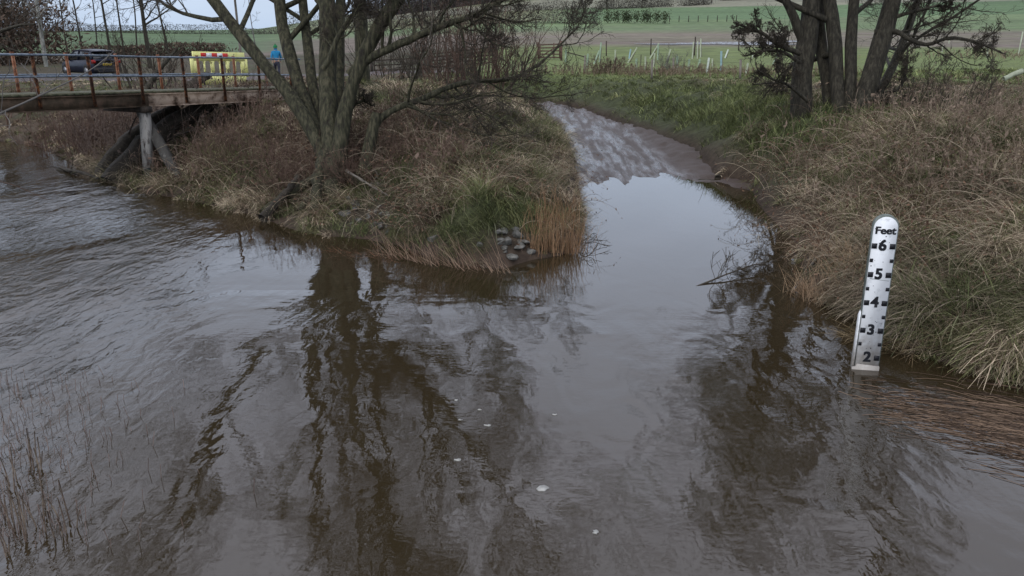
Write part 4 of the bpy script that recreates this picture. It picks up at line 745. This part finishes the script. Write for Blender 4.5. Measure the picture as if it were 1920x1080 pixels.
a = G(1064, 108); b = MB(); t0_ = a[1] * CP + (CAMH - a[2]) * SP; b.bar(D(1063, 98, t0_), D(1098, 107, t0_), .07, .07); tag(b.build('fence_rail', M['wood_dark'], origin=D(1080, 103, t0_)), 'sloping rail between wooden gate and grey front post', 'fence rail')
# ================================================================ YELLOW BARRIER
bl, brt = D(362, 152, 26.6), D(466, 158, 28.8); bw = brt - bl; bw[2] = 0; Lb = np.linalg.norm(bw); bx_ = bw / Lb; bz0 = max(gz(*((bl + brt) / 2)[:2]), 0)
bl[2] = bz0 + .22; by_ = np.array([-bx_[1], bx_[0], 0]); tl_ = -.035
bo = empty('road_barrier', (bl + brt) / 2 * [1, 1, 0] + [0, 0, bz0], 'yellow plastic road barrier with red and white strip by the footbridge end', 'barrier')
def bp(x, z, o=0.0): return bl + bx_ * x + np.array([0, 0, z + tl_ * x]) + by_ * o
th = .05; b = MB()
def bbox(b, x0, x1, z0, z1, o0=-th / 2, o1=th / 2): b.prism([(x0, z0), (x1, z0), (x1, z1), (x0, z1)], lambda p: bp(p[0], p[1], o0), lambda p: bp(p[0], p[1], o1))
def arch(b, x0, x1, z0, z1, r, top):     # quarter fillets so the openings read as arches
    for sx, xc in ((1, x0), (-1, x1)):
        n_ = 6; pts = [(xc, z1), (xc + sx * r, z1)] + [(xc + sx * (r - r * math.sin(t_)), z1 - r + r * math.cos(t_)) for t_ in np.linspace(0, math.pi / 2, n_)][1:]
        if not top: pts = [(x, z0 + z1 - z) for x, z in pts]
        if sx < 0: pts = pts[::-1]
        b.prism(pts, lambda p: bp(p[0], p[1], -th / 2 + .001), lambda p: bp(p[0], p[1], th / 2 - .001))
Lw_ = Lb; z0, z1, z2_, z3 = .0, .32, .78, 1.08
bbox(b, .1, Lw_ - .1, z0, z1); bbox(b, .1, Lw_ - .1, z2_, z3); bbox(b, -.02, .1, .24, .88); bbox(b, Lw_ - .1, Lw_ + .02, .24, .88)
xe = .28; ow = (Lw_ - 2 * xe - 2 * .13) / 3; bbox(b, .1, xe, z1, z2_); bbox(b, Lw_ - xe, Lw_ - .1, z1, z2_)
for k in range(3):
    x0 = xe + k * (ow + .13)
    if k < 2: bbox(b, x0 + ow, x0 + ow + .13, z1, z2_)
    bbox(b, x0 + ow / 2 - .02, x0 + ow / 2 + .02, z1, z2_)
    for q0, q1 in ((x0, x0 + ow / 2 - .02), (x0 + ow / 2 + .02, x0 + ow)): arch(b, q0, q1, z1, z2_, .09, True); arch(b, q0, q1, z1, z2_, .09, False)
b.build('panel', M['yellow'], bo)
nstr = 5
for k in range(nstr): s = MB(); x0 = .42 + k * .24; bbox(s, x0, x0 + .238, .87, 1.04, -th / 2 - .006, -th / 2 - .001); s.build('reflective_strip', M['red'] if k % 2 == 0 else M['white'], bo)
for x in (.45, Lw_ - .4): s = MB(); s.prism([(-.3, -.12), (.3, -.12), (.22, -.05), (.06, -.01), (-.06, -.01), (-.22, -.05)], lambda p: bp(x - .05, p[1] - .1, p[0]), lambda p: bp(x + .05, p[1] - .1, p[0])); s.bar(bp(x, -.02, -th / 2 - .01), bp(x, .12, -th / 2 - .01), .05, .012, up=(*by_[:2], 0)); s.build('foot', M['rubber'], bo)
# ================================================================ CAR
M['car'] = mat('car_paint', (.008, .011, .028), rough=.3, spec=.35); M['glass'] = mat('car_glass', (.012, .014, .018), rough=.08, spec=.8)
M['lamp_red'] = mat('lamp_red', (.30, .012, .012), rough=.2); M['chrome'] = mat('alloy', (.3, .31, .33), rough=.35, metallic=.8)
cpos = G(172, 142); cpos[2] = gz(cpos[0], cpos[1]); ch = R(53)
car = empty('parked_car', cpos, 'dark navy hatchback parked on the track behind the footbridge rails', 'car', rz=ch)
# local frame: +y forward, x right, origin under the middle
def loft(b, secs):
    n_ = len(secs[0]); v = [p for s in secs for p in s]; q_ = []
    for i in range(len(secs) - 1):
        for j in range(n_): q_.append([i * n_ + j, i * n_ + (j + 1) % n_, (i + 1) * n_ + (j + 1) % n_, (i + 1) * n_ + j])
    b.add(v, q_, polys=[list(range(n_)), list(range((len(secs) - 1) * n_, len(secs) * n_))[::-1]])
def lbuild(b, name, m, parent, smooth=False): return link(name, b.mesh(name, smooth), M[m], parent)
st_ = [(-2.02, .74, .36, .90), (-1.97, .82, .24, .98), (-1.8, .86, .2, 1.0), (-1.2, .88, .2, 1.0), (0, .88, .2, .96), (.9, .88, .2, .93), (1.35, .87, .2, .88), (1.8, .82, .22, .76), (1.98, .72, .28, .66), (2.04, .6, .36, .56)]
def sec(y, w, zb, zt): return [(-w * .9, y, zb), (-w, y, zb + .12), (-w * 1.01, y, (zb + zt) / 2), (-w * .97, y, zt - .08), (-w * .86, y, zt), (0, y, zt + .02), (w * .86, y, zt), (w * .97, y, zt - .08), (w * 1.01, y, (zb + zt) / 2), (w, y, zb + .12), (w * .9, y, zb), (0, y, zb)]
b = MB(); loft(b, [sec(*s) for s in st_]); lbuild(b, 'body', 'car', car, True)
def gsec(y, w0, zb, w1, zt): return [(-w0, y, zb), (-w1 - .06, y, zt - .09), (-w1, y, zt), (0, y, zt + .02), (w1, y, zt), (w1 + .06, y, zt - .09), (w0, y, zb)]
b = MB(); loft(b, [[(-.78, -1.93, .95), (-.72, -1.90, 1.0), (-.66, -1.86, 1.04), (0, -1.86, 1.05), (.66, -1.86, 1.04), (.72, -1.90, 1.0), (.78, -1.93, .95)], gsec(-1.62, .80, .95, .60, 1.38), gsec(-1.45, .8, .95, .62, 1.46), gsec(-.3, .82, .94, .64, 1.5), gsec(.3, .82, .93, .62, 1.46), gsec(.62, .82, .92, .6, 1.32), [(-.8, 1.18, .91), (-.74, 1.14, .93), (-.68, 1.1, .95), (0, 1.1, .97), (.68, 1.1, .95), (.74, 1.14, .93), (.8, 1.18, .91)]]); lbuild(b, 'cabin_glass', 'glass', car, True)
b = MB(); loft(b, [[(-x, y, z), (0, y, z + .03), (x, y, z), (x, y, z - .03), (0, y, z), (-x, y, z - .03)] for y, x, z in ((-1.66, .62, 1.43), (-1.4, .65, 1.485), (-.3, .66, 1.525), (.25, .64, 1.49), (.5, .61, 1.42))])
for s in (-1, 1):
    b.bar((s * .80, -1.88, .97), (s * .645, -1.55, 1.43), .10, .10); b.bar((s * .82, -.35, .94), (s * .70, -.32, 1.47), .02, .1); b.bar((s * .81, 1.12, .93), (s * .63, .45, 1.42), .05, .05); b.bar((s * .66, -1.55, 1.44), (s * .655, .45, 1.44), .05, .05)
lbuild(b, 'roof', 'car', car)
for s in (-1, 1):
    b = MB(); b.box((s * .77, -1.98, .86), (.20, .1, .2)); b.box((s * .69, -2.005, .84), (.1, .06, .12)); lbuild(b, 'tail_light', 'lamp_red', car)
    b = MB(); b.box((s * .9, .78, 1.0), (.16, .1, .13)); lbuild(b, 'wing_mirror', 'car', car)
    for y in (-1.28, 1.28):
        w_ = MB(); a = np.linspace(0, 2 * math.pi, 25)[:-1]; c = [(.32 * math.cos(t_), .32 * math.sin(t_)) for t_ in a]
        w_.prism(c, lambda p: (s * .72, y + p[0], .32 + p[1]), lambda p: (s * .905, y + p[0], .32 + p[1])); wo_ = lbuild(w_, 'wheel', 'rubber', car)
        w_ = MB(); w_.prism([(x * .62, z * .62) for x, z in c], lambda p: (s * .88, y + p[0], .32 + p[1]), lambda p: (s * .912, y + p[0], .32 + p[1])); link('rim', w_.mesh('rim'), M['chrome'], wo_)
        w_ = MB(); w_.prism([(x * 1.2, z * 1.2) for x, z in c if z > -.1], lambda p: (s * .80, y + p[0], .32 + p[1]), lambda p: (s * .895, y + p[0], .32 + p[1])); lbuild(w_, 'wheel_arch', 'black', car)
b = MB(); b.box((0, -2.0, .40), (1.62, .12, .26)); b.box((0, -2.04, .30), (1.2, .06, .1)); lbuild(b, 'bumper', 'black', car)
M['plate'] = mat('plate', (.75, .52, .03), rough=.4); b = MB(); b.box((0, -2.055, .70), (.52, .02, .115)); pl = lbuild(b, 'number_plate', 'plate', car)
b = MB(); 
for i in range(7): b.box((-.21 + i * .07 + (.01 if i > 3 else -.01), -2.068, .70), (.035, .004, .07))
link('characters', b.mesh('characters'), M['black'], pl)
b = MB(); b.box((0, -1.72, 1.43), (1.1, .22, .03)); lbuild(b, 'spoiler', 'car', car)
# ================================================================ PERSON
pp_ = G(521, 146); 
per = empty('person', pp_, 'person in a blue jacket and green bobble hat walking away along the track', 'person', rz=R(12))
M['skin'] = mat('skin', (.42, .26, .19), rough=.6); M['jacket'] = mat('jacket', (.012, .16, .34), (.02, .23, .44), scale=6, bump=.3); M['trousers'] = mat('trousers', (.022, .024, .038), (.04, .042, .06), scale=8, bump=.2); M['hat'] = mat('hat', (.01, .12, .04), (.02, .2, .07), scale=40, bump=.3); M['boot'] = mat('boot', (.03, .022, .018))
def skin(name, verts, edges, radii, m, parent, sub=2):
    me = bpy.data.meshes.new(name); me.from_pydata([tuple(v) for v in verts], edges, []); o = link(name, me, M[m], parent); mo = o.modifiers.new('skin', 'SKIN'); mo.use_smooth_shade = True
    lay = me.skin_vertices[0] if len(me.skin_vertices) else None
    if lay is None:
        o.select_set(True); bpy.context.view_layer.objects.active = o; bpy.ops.object.modifier_remove(modifier='skin'); mo = o.modifiers.new('skin', 'SKIN'); lay = me.skin_vertices[0]
    for i, r_ in enumerate(radii): lay.data[i].radius = (r_, r_) if not isinstance(r_, tuple) else r_
    lay.data[0].use_root = True; s_ = o.modifiers.new('sub', 'SUBSURF'); s_.levels = s_.render_levels = sub; return o
# +y is the way the person faces (away), feet at z 0, 1.75 m tall
V_ = [(0, 0, .95), (0, 0, 1.15), (0, .01, 1.38), (0, .02, 1.50), (0, .04, 1.58), (0, .05, 1.68)]; E_ = [(0, 1), (1, 2), (2, 3), (3, 4), (4, 5)]; Rr = [.11, .10, .11, .055, .075, .085]
def chain(a, pts, rad):
    for p, r_ in zip(pts, rad): V_.append(p); Rr.append(r_); E_.append((a, len(V_) - 1)); a = len(V_) - 1
    return a
for s, fy in ((-1, .16), (1, -.16)):
    chain(0, [(s * .09, 0, .88), (s * .10, fy * .7 + .05, .50), (s * .10, fy * 1.2 - .04, .10), (s * .10, fy * 1.2 + .1, .03)], [.085, .055, .038, .035])
    h_ = chain(2, [(s * .18, .0, 1.40), (s * .23, -fy * .5, 1.14), (s * .22, -fy * .9 + .06, .92), (s * .22, -fy + .08, .86)], [.05, .042, .028, .026])
    bx = V_[h_]
    for k in range(4): chain(h_, [(bx[0] + s * .0, bx[1] - .03 + k * .02, bx[2] - .045), (bx[0] - s * .008, bx[1] - .03 + k * .02 + .01, bx[2] - .08 + .004 * abs(k - 1))], [.009, .008])
    chain(h_, [(bx[0] - s * .025, bx[1] + .045, bx[2] - .02), (bx[0] - s * .03, bx[1] + .055, bx[2] - .045)], [.010, .008])
skin('body', V_, E_, Rr, 'skin', per)
V_ = [(0, 0, .90), (0, -.01, 1.12), (0, 0, 1.36), (0, .02, 1.47)]; E_ = [(0, 1), (1, 2), (2, 3)]; Rr = [(.17, .13), (.165, .135), (.175, .13), (.09, .08)]
for s, fy in ((-1, .16), (1, -.16)): chain(2, [(s * .19, .0, 1.40), (s * .245, -fy * .5, 1.14), (s * .23, -fy * .85 + .05, .945)], [.075, .062, .045])
skin('jacket', V_, E_, Rr, 'jacket', per)
V_ = [(0, 0, .93), (0, 0, .86)]; E_ = [(0, 1)]; Rr = [(.14, .11), (.12, .1)]
for s, fy in ((-1, .16), (1, -.16)): chain(1, [(s * .10, fy * .2, .78), (s * .105, fy * .7 + .05, .50), (s * .105, fy * 1.2 - .04, .12)], [.105, .078, .062])
skin('trousers', V_, E_, Rr, 'trousers', per)
for s, fy in ((-1, .16), (1, -.16)):
    skin('boot', [(s * .105, fy * 1.2 - .05, .14), (s * .105, fy * 1.2 - .05, .05), (s * .105, fy * 1.2 + .13, .04)], [(0, 1), (1, 2)], [.055, .05, .042], 'boot', per, 1)
b = MB(); zz = np.linspace(0, 1, 8); b.tube([(0, .05 - .01 * z, 1.64 + .16 * z) for z in zz], [.118 * math.sqrt(max(1 - (z * .97) ** 2.2, .01)) + .002 for z in zz], 16); b.tube([(0, .04, 1.79), (0, .04, 1.81), (0, .04, 1.84), (0, .04, 1.85)], [.015, .035, .03, .01], 10); lbuild(b, 'hat', 'hat', per, True)
b = MB(); b.tube([(0, .03, 1.49), (0, .035, 1.53), (0, .04, 1.60)], [.09, .085, .10], 14); lbuild(b, 'hood', 'jacket', per, True)
b = MB(); b.tube([(0, .15, 1.64), (0, .168, 1.625), (0, .165, 1.605)], [.006, .014, .012], 8); lbuild(b, 'nose', 'skin', per, True)
# ================================================================ BACKGROUND TREES AND SHRUBS
def bare_tree(px, py, h, label, seed, name='bare_tree', m='twig_grey', tm='bark', group=None, r=.12, lv=(14, 5, 4), lean=0, low=.2, dist=None, L1=(.18, .34), up=.10, rtw=.008, cat='tree'):
    g0 = G(px, py) if dist is None else np.array([U(px) * dist, dist * 1.0, 0]); 
    if dist is not None: g0[2] = gz(g0[0], g0[1])
    rg = np.random.default_rng(seed); top = g0 + [lean, 0, h]; pts = [g0 - [0, 0, .2], g0 * .65 + top * .35 + [rg.normal() * .12, 0, 0], g0 * .3 + top * .7 + [rg.normal() * .15, 0, 0], top]
    return stem_tree(name, g0, [(pts, r, r * .2)], label, cat, seed, group, lv, tm, m, low_t=low, rtw=rtw, sides=(8, 4, 3), L1=L1, up=up)
GP = 'row of slender bare trees beyond the track'
for i, (px, d_, h, r, lab, tm, lean) in enumerate([(118, 62, 13, .20, 'pale-barked birch left of the parked car', 'birch', .3), (188, 85, 14, .13, 'slender tree directly above the car roof, leftmost of the sparse row', 'bark', -.5), (238, 72, 14, .16, 'slender grey tree just right of the parked car', 'bark', -.4), (262, 80, 15, .13, 'slender tree between the car and the ivy-darkened trunk', 'bark', .2), (306, 60, 15, .22, 'thickest grey trunk in the row, left of the barrier', 'bark', .1), (285, 90, 13, .12, 'thin tree directly left of the thickest grey trunk', 'bark', .6), (345, 70, 12, .13, 'slim leaning tree above the left end of the barrier', 'bark', -1.2), (160, 95, 13, .12, 'far thin tree between the birch and the car', 'bark', .2), (215, 100, 13, .12, 'far thin tree behind the car rear window', 'bark', .4), (500, 110, 13, .10, 'lone thin tree in the sky gap left of the person', 'twig_grey', -.6)]):
    bare_tree(px, 0, h, lab, 300 + i, dist=d_, r=r * .8, tm=tm, group=GP, lean=lean, rtw=.009)
# dark wood at the far left
for i, (px, d_, h, r, lab) in enumerate([(14, 46, 14, .42, 'big dark spreading tree at the left edge'), (-40, 60, 13, .25, 'dense bare tree beyond the left edge'), (60, 75, 13, .25, 'dense dark bare tree left of the birch'), (95, 80, 12, .2, 'smaller dense tree touching the birch'), (-90, 50, 14, .3, 'bare tree overhanging from outside the left edge'), (35, 90, 14, .22, 'furthest dense tree of the dark left wood')]):
    bare_tree(px, 0, h, lab, 340 + i, dist=d_, r=r, m='twig', tm='bark', group='dark bare wood at the far left', lv=(16, 8, 7), low=.06, L1=(.3, .55), up=.02, rtw=.012)
bare_tree(688, 0, 10, 'bare tree standing behind the stems of the left alder', 360, dist=29, r=.26, m='twig', tm='bark_moss', lv=(10, 6, 5), low=.3, rtw=.006, L1=(.25, .45))
bare_tree(472, 0, 11, 'bare tree x', 361, dist=400, r=.1, lv=(2, 1, 1)) if False else None
# reddish multi-stem scrub
def scrub(px, dist, rad, h, n_, label, seed, m='twig_red', name='willow_shrub', group=None, lv=(4, 4), rt=.006, spread=.5, r0=.03, py=None):
    x, y = (U(px) * dist, dist) ; g0 = np.array([x, y, gz(x, y)]); rg = np.random.default_rng(seed); root = empty(name, g0, label, 'shrub', group)
    a = rg.uniform(0, 6.28, n_); q_ = np.sqrt(rg.uniform(size=n_)) * rad; s = np.stack([x + np.cos(a) * q_, y + np.sin(a) * q_ * .7, np.zeros(n_)], 1); s[:, 2] = hfun(s[:, 0], s[:, 1]) - .05
    dr = np.stack([np.cos(a) * spread * rg.uniform(.2, 1.2, n_), np.sin(a) * spread * rg.uniform(.2, 1.2, n_), np.ones(n_)], 1); dr = nrm(dr); L = h * rg.uniform(.6, 1.1, n_); pts = [s]
    for j in range(7): dr = nrm(dr + rg.normal(size=dr.shape) * .09 + [0, 0, .03]); pts.append(pts[-1] + dr * (L / 7)[:, None])
    Pn = np.stack(pts, 1); Rn = (np.full(n_, r0) * rg.uniform(.5, 1.2, n_))[:, None] * np.linspace(1, .25, 8)[None]; b = MB(); b.tubes(Pn, Rn, 5); b.build('stems', M[m], root)
    P1, R1 = sprout(Pn, Rn, lv[0], rg, .1, 1, (.25, .5), (20, 50), 6, .05, .14, .6, rt); P2, R2 = sprout(P1, R1, lv[1], rg, .1, 1, (.35, .7), (20, 55), 4, .03, .2, .7, rt * .8); b = MB(); b.tubes(P1, R1, 3).tubes(P2, R2, 3); b.build('twigs', M[m], root)
scrub(850, 36, 1.1, 4.6, 36, 'dense reddish willow shrub in front of the long field gate', 401); scrub(905, 38, 1.3, 4.4, 36, 'reddish willow shrub right of the denser one', 402); scrub(955, 40, .9, 2.6, 26, 'low reddish shrub beside the brown five-barred gate', 403)
scrub(800, 42, 1.2, 3.4, 30, 'thin grey-brown shrub left of the long field gate', 404, 'twig'); scrub(740, 40, 1.6, 2.6, 30, 'low thin shrub behind the alder stems', 405, 'twig')
scrub(285, 34, 1.2, 2.6, 16, 'bare shrub behind the bridge rail right of the car', 406, 'twig'); scrub(20, 30, 1.2, 1.8, 18, 'brown bush behind the left end of the footbridge', 407, 'twig_red'); scrub(330, 32, 1.0, 2.2, 14, 'sparse shrub left of the yellow barrier', 408, 'twig')
scrub(140, 24.5, 1.4, 1.5, 70, 'brown leaning scrub under the footbridge above the river', 409, 'twig_red', lv=(4, 3), rt=.004, r0=.012); scrub(205, 23.5, 1.2, 1.6, 60, 'brown scrub directly left of the white bridge pile', 410, 'twig_red', lv=(4, 3), rt=.004, r0=.012); scrub(470, 18.8, 1.1, 1.2, 60, 'brown twiggy scrub between the bridge and the alder', 411, 'twig_red', lv=(4, 3), rt=.003, r0=.008)
scrub(560, 16.9, .6, 1.0, 55, 'thicket of brown twigs against the alder foot', 412, 'twig_red', lv=(4, 3), rt=.003, r0=.007); scrub(680, 16.3, .8, 1.0, 90, 'dead bramble tangle right of the alder trunk', 413, 'twig_red', lv=(4, 3), rt=.003, r0=.007)
scrub(1760, 20.5, 1.0, 1.4, 50, 'dark twiggy bush right of the right alder', 414, 'twig', lv=(4, 4), rt=.004, r0=.012); scrub(1135, 44, .8, .9, 50, 'russet bramble mound beside the front fence row', 415, 'twig_red', lv=(4, 4), rt=.008, r0=.012); scrub(1250, 45, .5, 1.3, 30, 'grey dead weed clump wrapped round a front post', 416, 'twig_grey', lv=(3, 3), rt=.006, r0=.01)
# telegraph pole
g0 = np.array([U(472) * 75, 75, 0]); g0[2] = gz(g0[0], g0[1]); b = MB(); b.tube([g0, g0 + [-.1, 0, 8]], [.12, .09], 8); tag(b.build('telegraph_pole', M['wood_grey'], origin=g0), 'pale telegraph pole in the sky gap left of the person', 'pole')
# hedges: long twiggy masses
def hedge(pts, h, w, label, seed, dens=60, m='hedge', cat='hedge', name='hedgerow', kind=None, group='hedgerows across the hillside'):
    rg = np.random.default_rng(seed); pts = [np.array(p) for p in pts]; b = MB(); N = 0; S = []
    for a, c in zip(pts[:-1], pts[1:]): L = np.linalg.norm((c - a)[:2]); k = int(L * dens * 3.2); t_ = rg.uniform(size=k); S.append(a[None, :2] * (1 - t_[:, None]) + c[None, :2] * t_[:, None] + rg.normal(size=(k, 2)) * w * .3)
    S = np.concatenate(S); z = hfun(S[:, 0], S[:, 1]); n_ = len(S); hh = h * (.55 + .9 * vnoise(S[:, 0] * .12, S[:, 1] * .12, seed)) * rg.uniform(.0, 1, n_) ** 1.3
    c = np.stack([S[:, 0], S[:, 1], z + hh], 1); s = min(w * .12, .8 if pts[0][1] > 150 else .3) * rg.uniform(.4, 1.1, n_)[:, None]; q1 = nrm(rg.normal(size=(n_, 3))) * s; q2 = nrm(rg.normal(size=(n_, 3))) * s * .35; v = np.stack([c - q1, c - q2, c + q1, c + q2], 1).reshape(-1, 3)
    t_ = rg.uniform(.55, 1.35, n_)[:, None]; cc = np.repeat(np.array(HC[m]) * t_, 4, axis=0); b.add(v, np.arange(n_ * 4).reshape(-1, 4), col=cc)
    o = b.build(name, M['blade'], origin=np.array([pts[0][0], pts[0][1], gz(*pts[0][:2])])); tag(o, label, None if kind else cat, None if kind else group, kind)
HC = {'hedge': (.075, .07, .06), 'wood': (.085, .075, .08), 'green': (.04, .05, .03), 'brown': (.11, .08, .06)}  # hillside hedge tone is paled, putting distance haze into the colour
def gl(l): return [G(x, y) for x, y in l]
def on(px, r_): return np.array([U(px) * r_, r_, 0])
hedge([on(560, 225), on(700, 225), on(830, 220), on(960, 212), on(1060, 205), on(1115, 200)], 4.2, 2.2, 'dark hedge running behind the gates below the hill', 501, 70)
hedge([on(1110, 330), on(1180, 345), on(1245, 360)], 5, 3, 'dark clipped hedge high on the hill above the tree guards', 502, 50); hedge([on(1255, 370), on(1310, 380)], 5, 3, 'short hedge length high on the hill, right of the clipped one', 503, 50)
hedge([on(940, 330), on(1020, 330), on(1095, 335)], 3.5, 3, 'thin broken hedge on the hill left of the clipped one', 504, 25)
hedge([on(1330, 420), on(1400, 430), on(1480, 440)], 6, 4, 'far hedge near the top of the hill by the right alder', 505, 30)
hedge([on(-80, 190), on(120, 190), on(300, 185), on(420, 190), on(560, 195)], 1.7, 1.6, 'low dark hedge below the skyline behind the bare row', 506, 70)
hedge([on(-220, 58), on(-60, 62), on(60, 66), on(150, 70)], 4.5, 4, 'brown overgrown hedge behind the parked car', 507, 160, 'brown'); hedge([on(180, 78), on(320, 84), on(440, 88)], 1.4, 2, 'pale brown rough hedge right of the parked car', 508, 120, 'brown')
hedge([on(-300, 120), on(-60, 120), on(110, 125)], 9, 9, 'thick far wood behind the dark bare trees at the left edge', 509, 250, 'wood', cat='wood', name='woodland', kind='stuff')
hedge([on(690, 470), on(800, 480), on(900, 500), on(1000, 520), on(1120, 560)], 14, 16, 'purple-grey wood along the hilltop behind the alder', 510, 120, 'wood', cat='wood', name='woodland', kind='stuff')
for i, (px, d_, h, lab) in enumerate([(1090, 300, 8, 'round bare hedgerow tree left of the clipped hedge'), (1128, 320, 9, 'bare hedgerow tree at the start of the clipped hedge'), (1190, 340, 9, 'bare tree rising from the middle of the clipped hedge'), (1298, 390, 7, 'small dark bush right of the short hedge length'), (1313, 392, 7, 'small dark round tree next to the small dark bush')]):
    bare_tree(px, 0, h, lab, 520 + i, dist=d_, r=.3, m='twig', lv=(16, 8, 4), low=.15, L1=(.3, .5), up=.05, rtw=.05, group='small trees along the hillside hedges')
for i in range(9):                        # young trees along the lower hedge
    px = 1130 + i * 12 + (i % 3) * 3; d_ = 205; h = 3.0
    x, y = U(px) * d_, d_; p = np.array([x, y, gz(x, y)]); rg = np.random.default_rng(600 + i); k = 260; c = p + [0, 0, 1.5] + rg.normal(size=(k, 3)) * [.55, .5, .75]; s = .28; q1 = nrm(rg.normal(size=(k, 3))) * s; q2 = nrm(rg.normal(size=(k, 3))) * s * .35
    b = MB(); b.add(np.stack([c - q1, c - q2, c + q1, c + q2], 1).reshape(-1, 3), np.arange(k * 4).reshape(-1, 4), col=np.repeat(np.array([.05, .06, .03]) * rg.uniform(.5, 1.4, (k, 1)), 4, axis=0))
    tag(b.build('young_bush', M['blade'], origin=p), 'small dark green bush in the even line between the green field and the dark hedge', 'bush', 'line of small bushes below the hillside hedge')
for i in range(8):
    px = 1240 + i * 17; d_ = 214; x, y = U(px) * d_, d_; p = np.array([x, y, gz(x, y)]); b = MB(); b.bar(p - [0, 0, .2], p + [0, 0, 1.5], .16, .16, up=(0, 1, 0)); tag(b.build('fence_post', M['wood_dark'], origin=p), 'tiny far fence post in the line along the top of the green field', 'fence post', 'far posts along the green field')
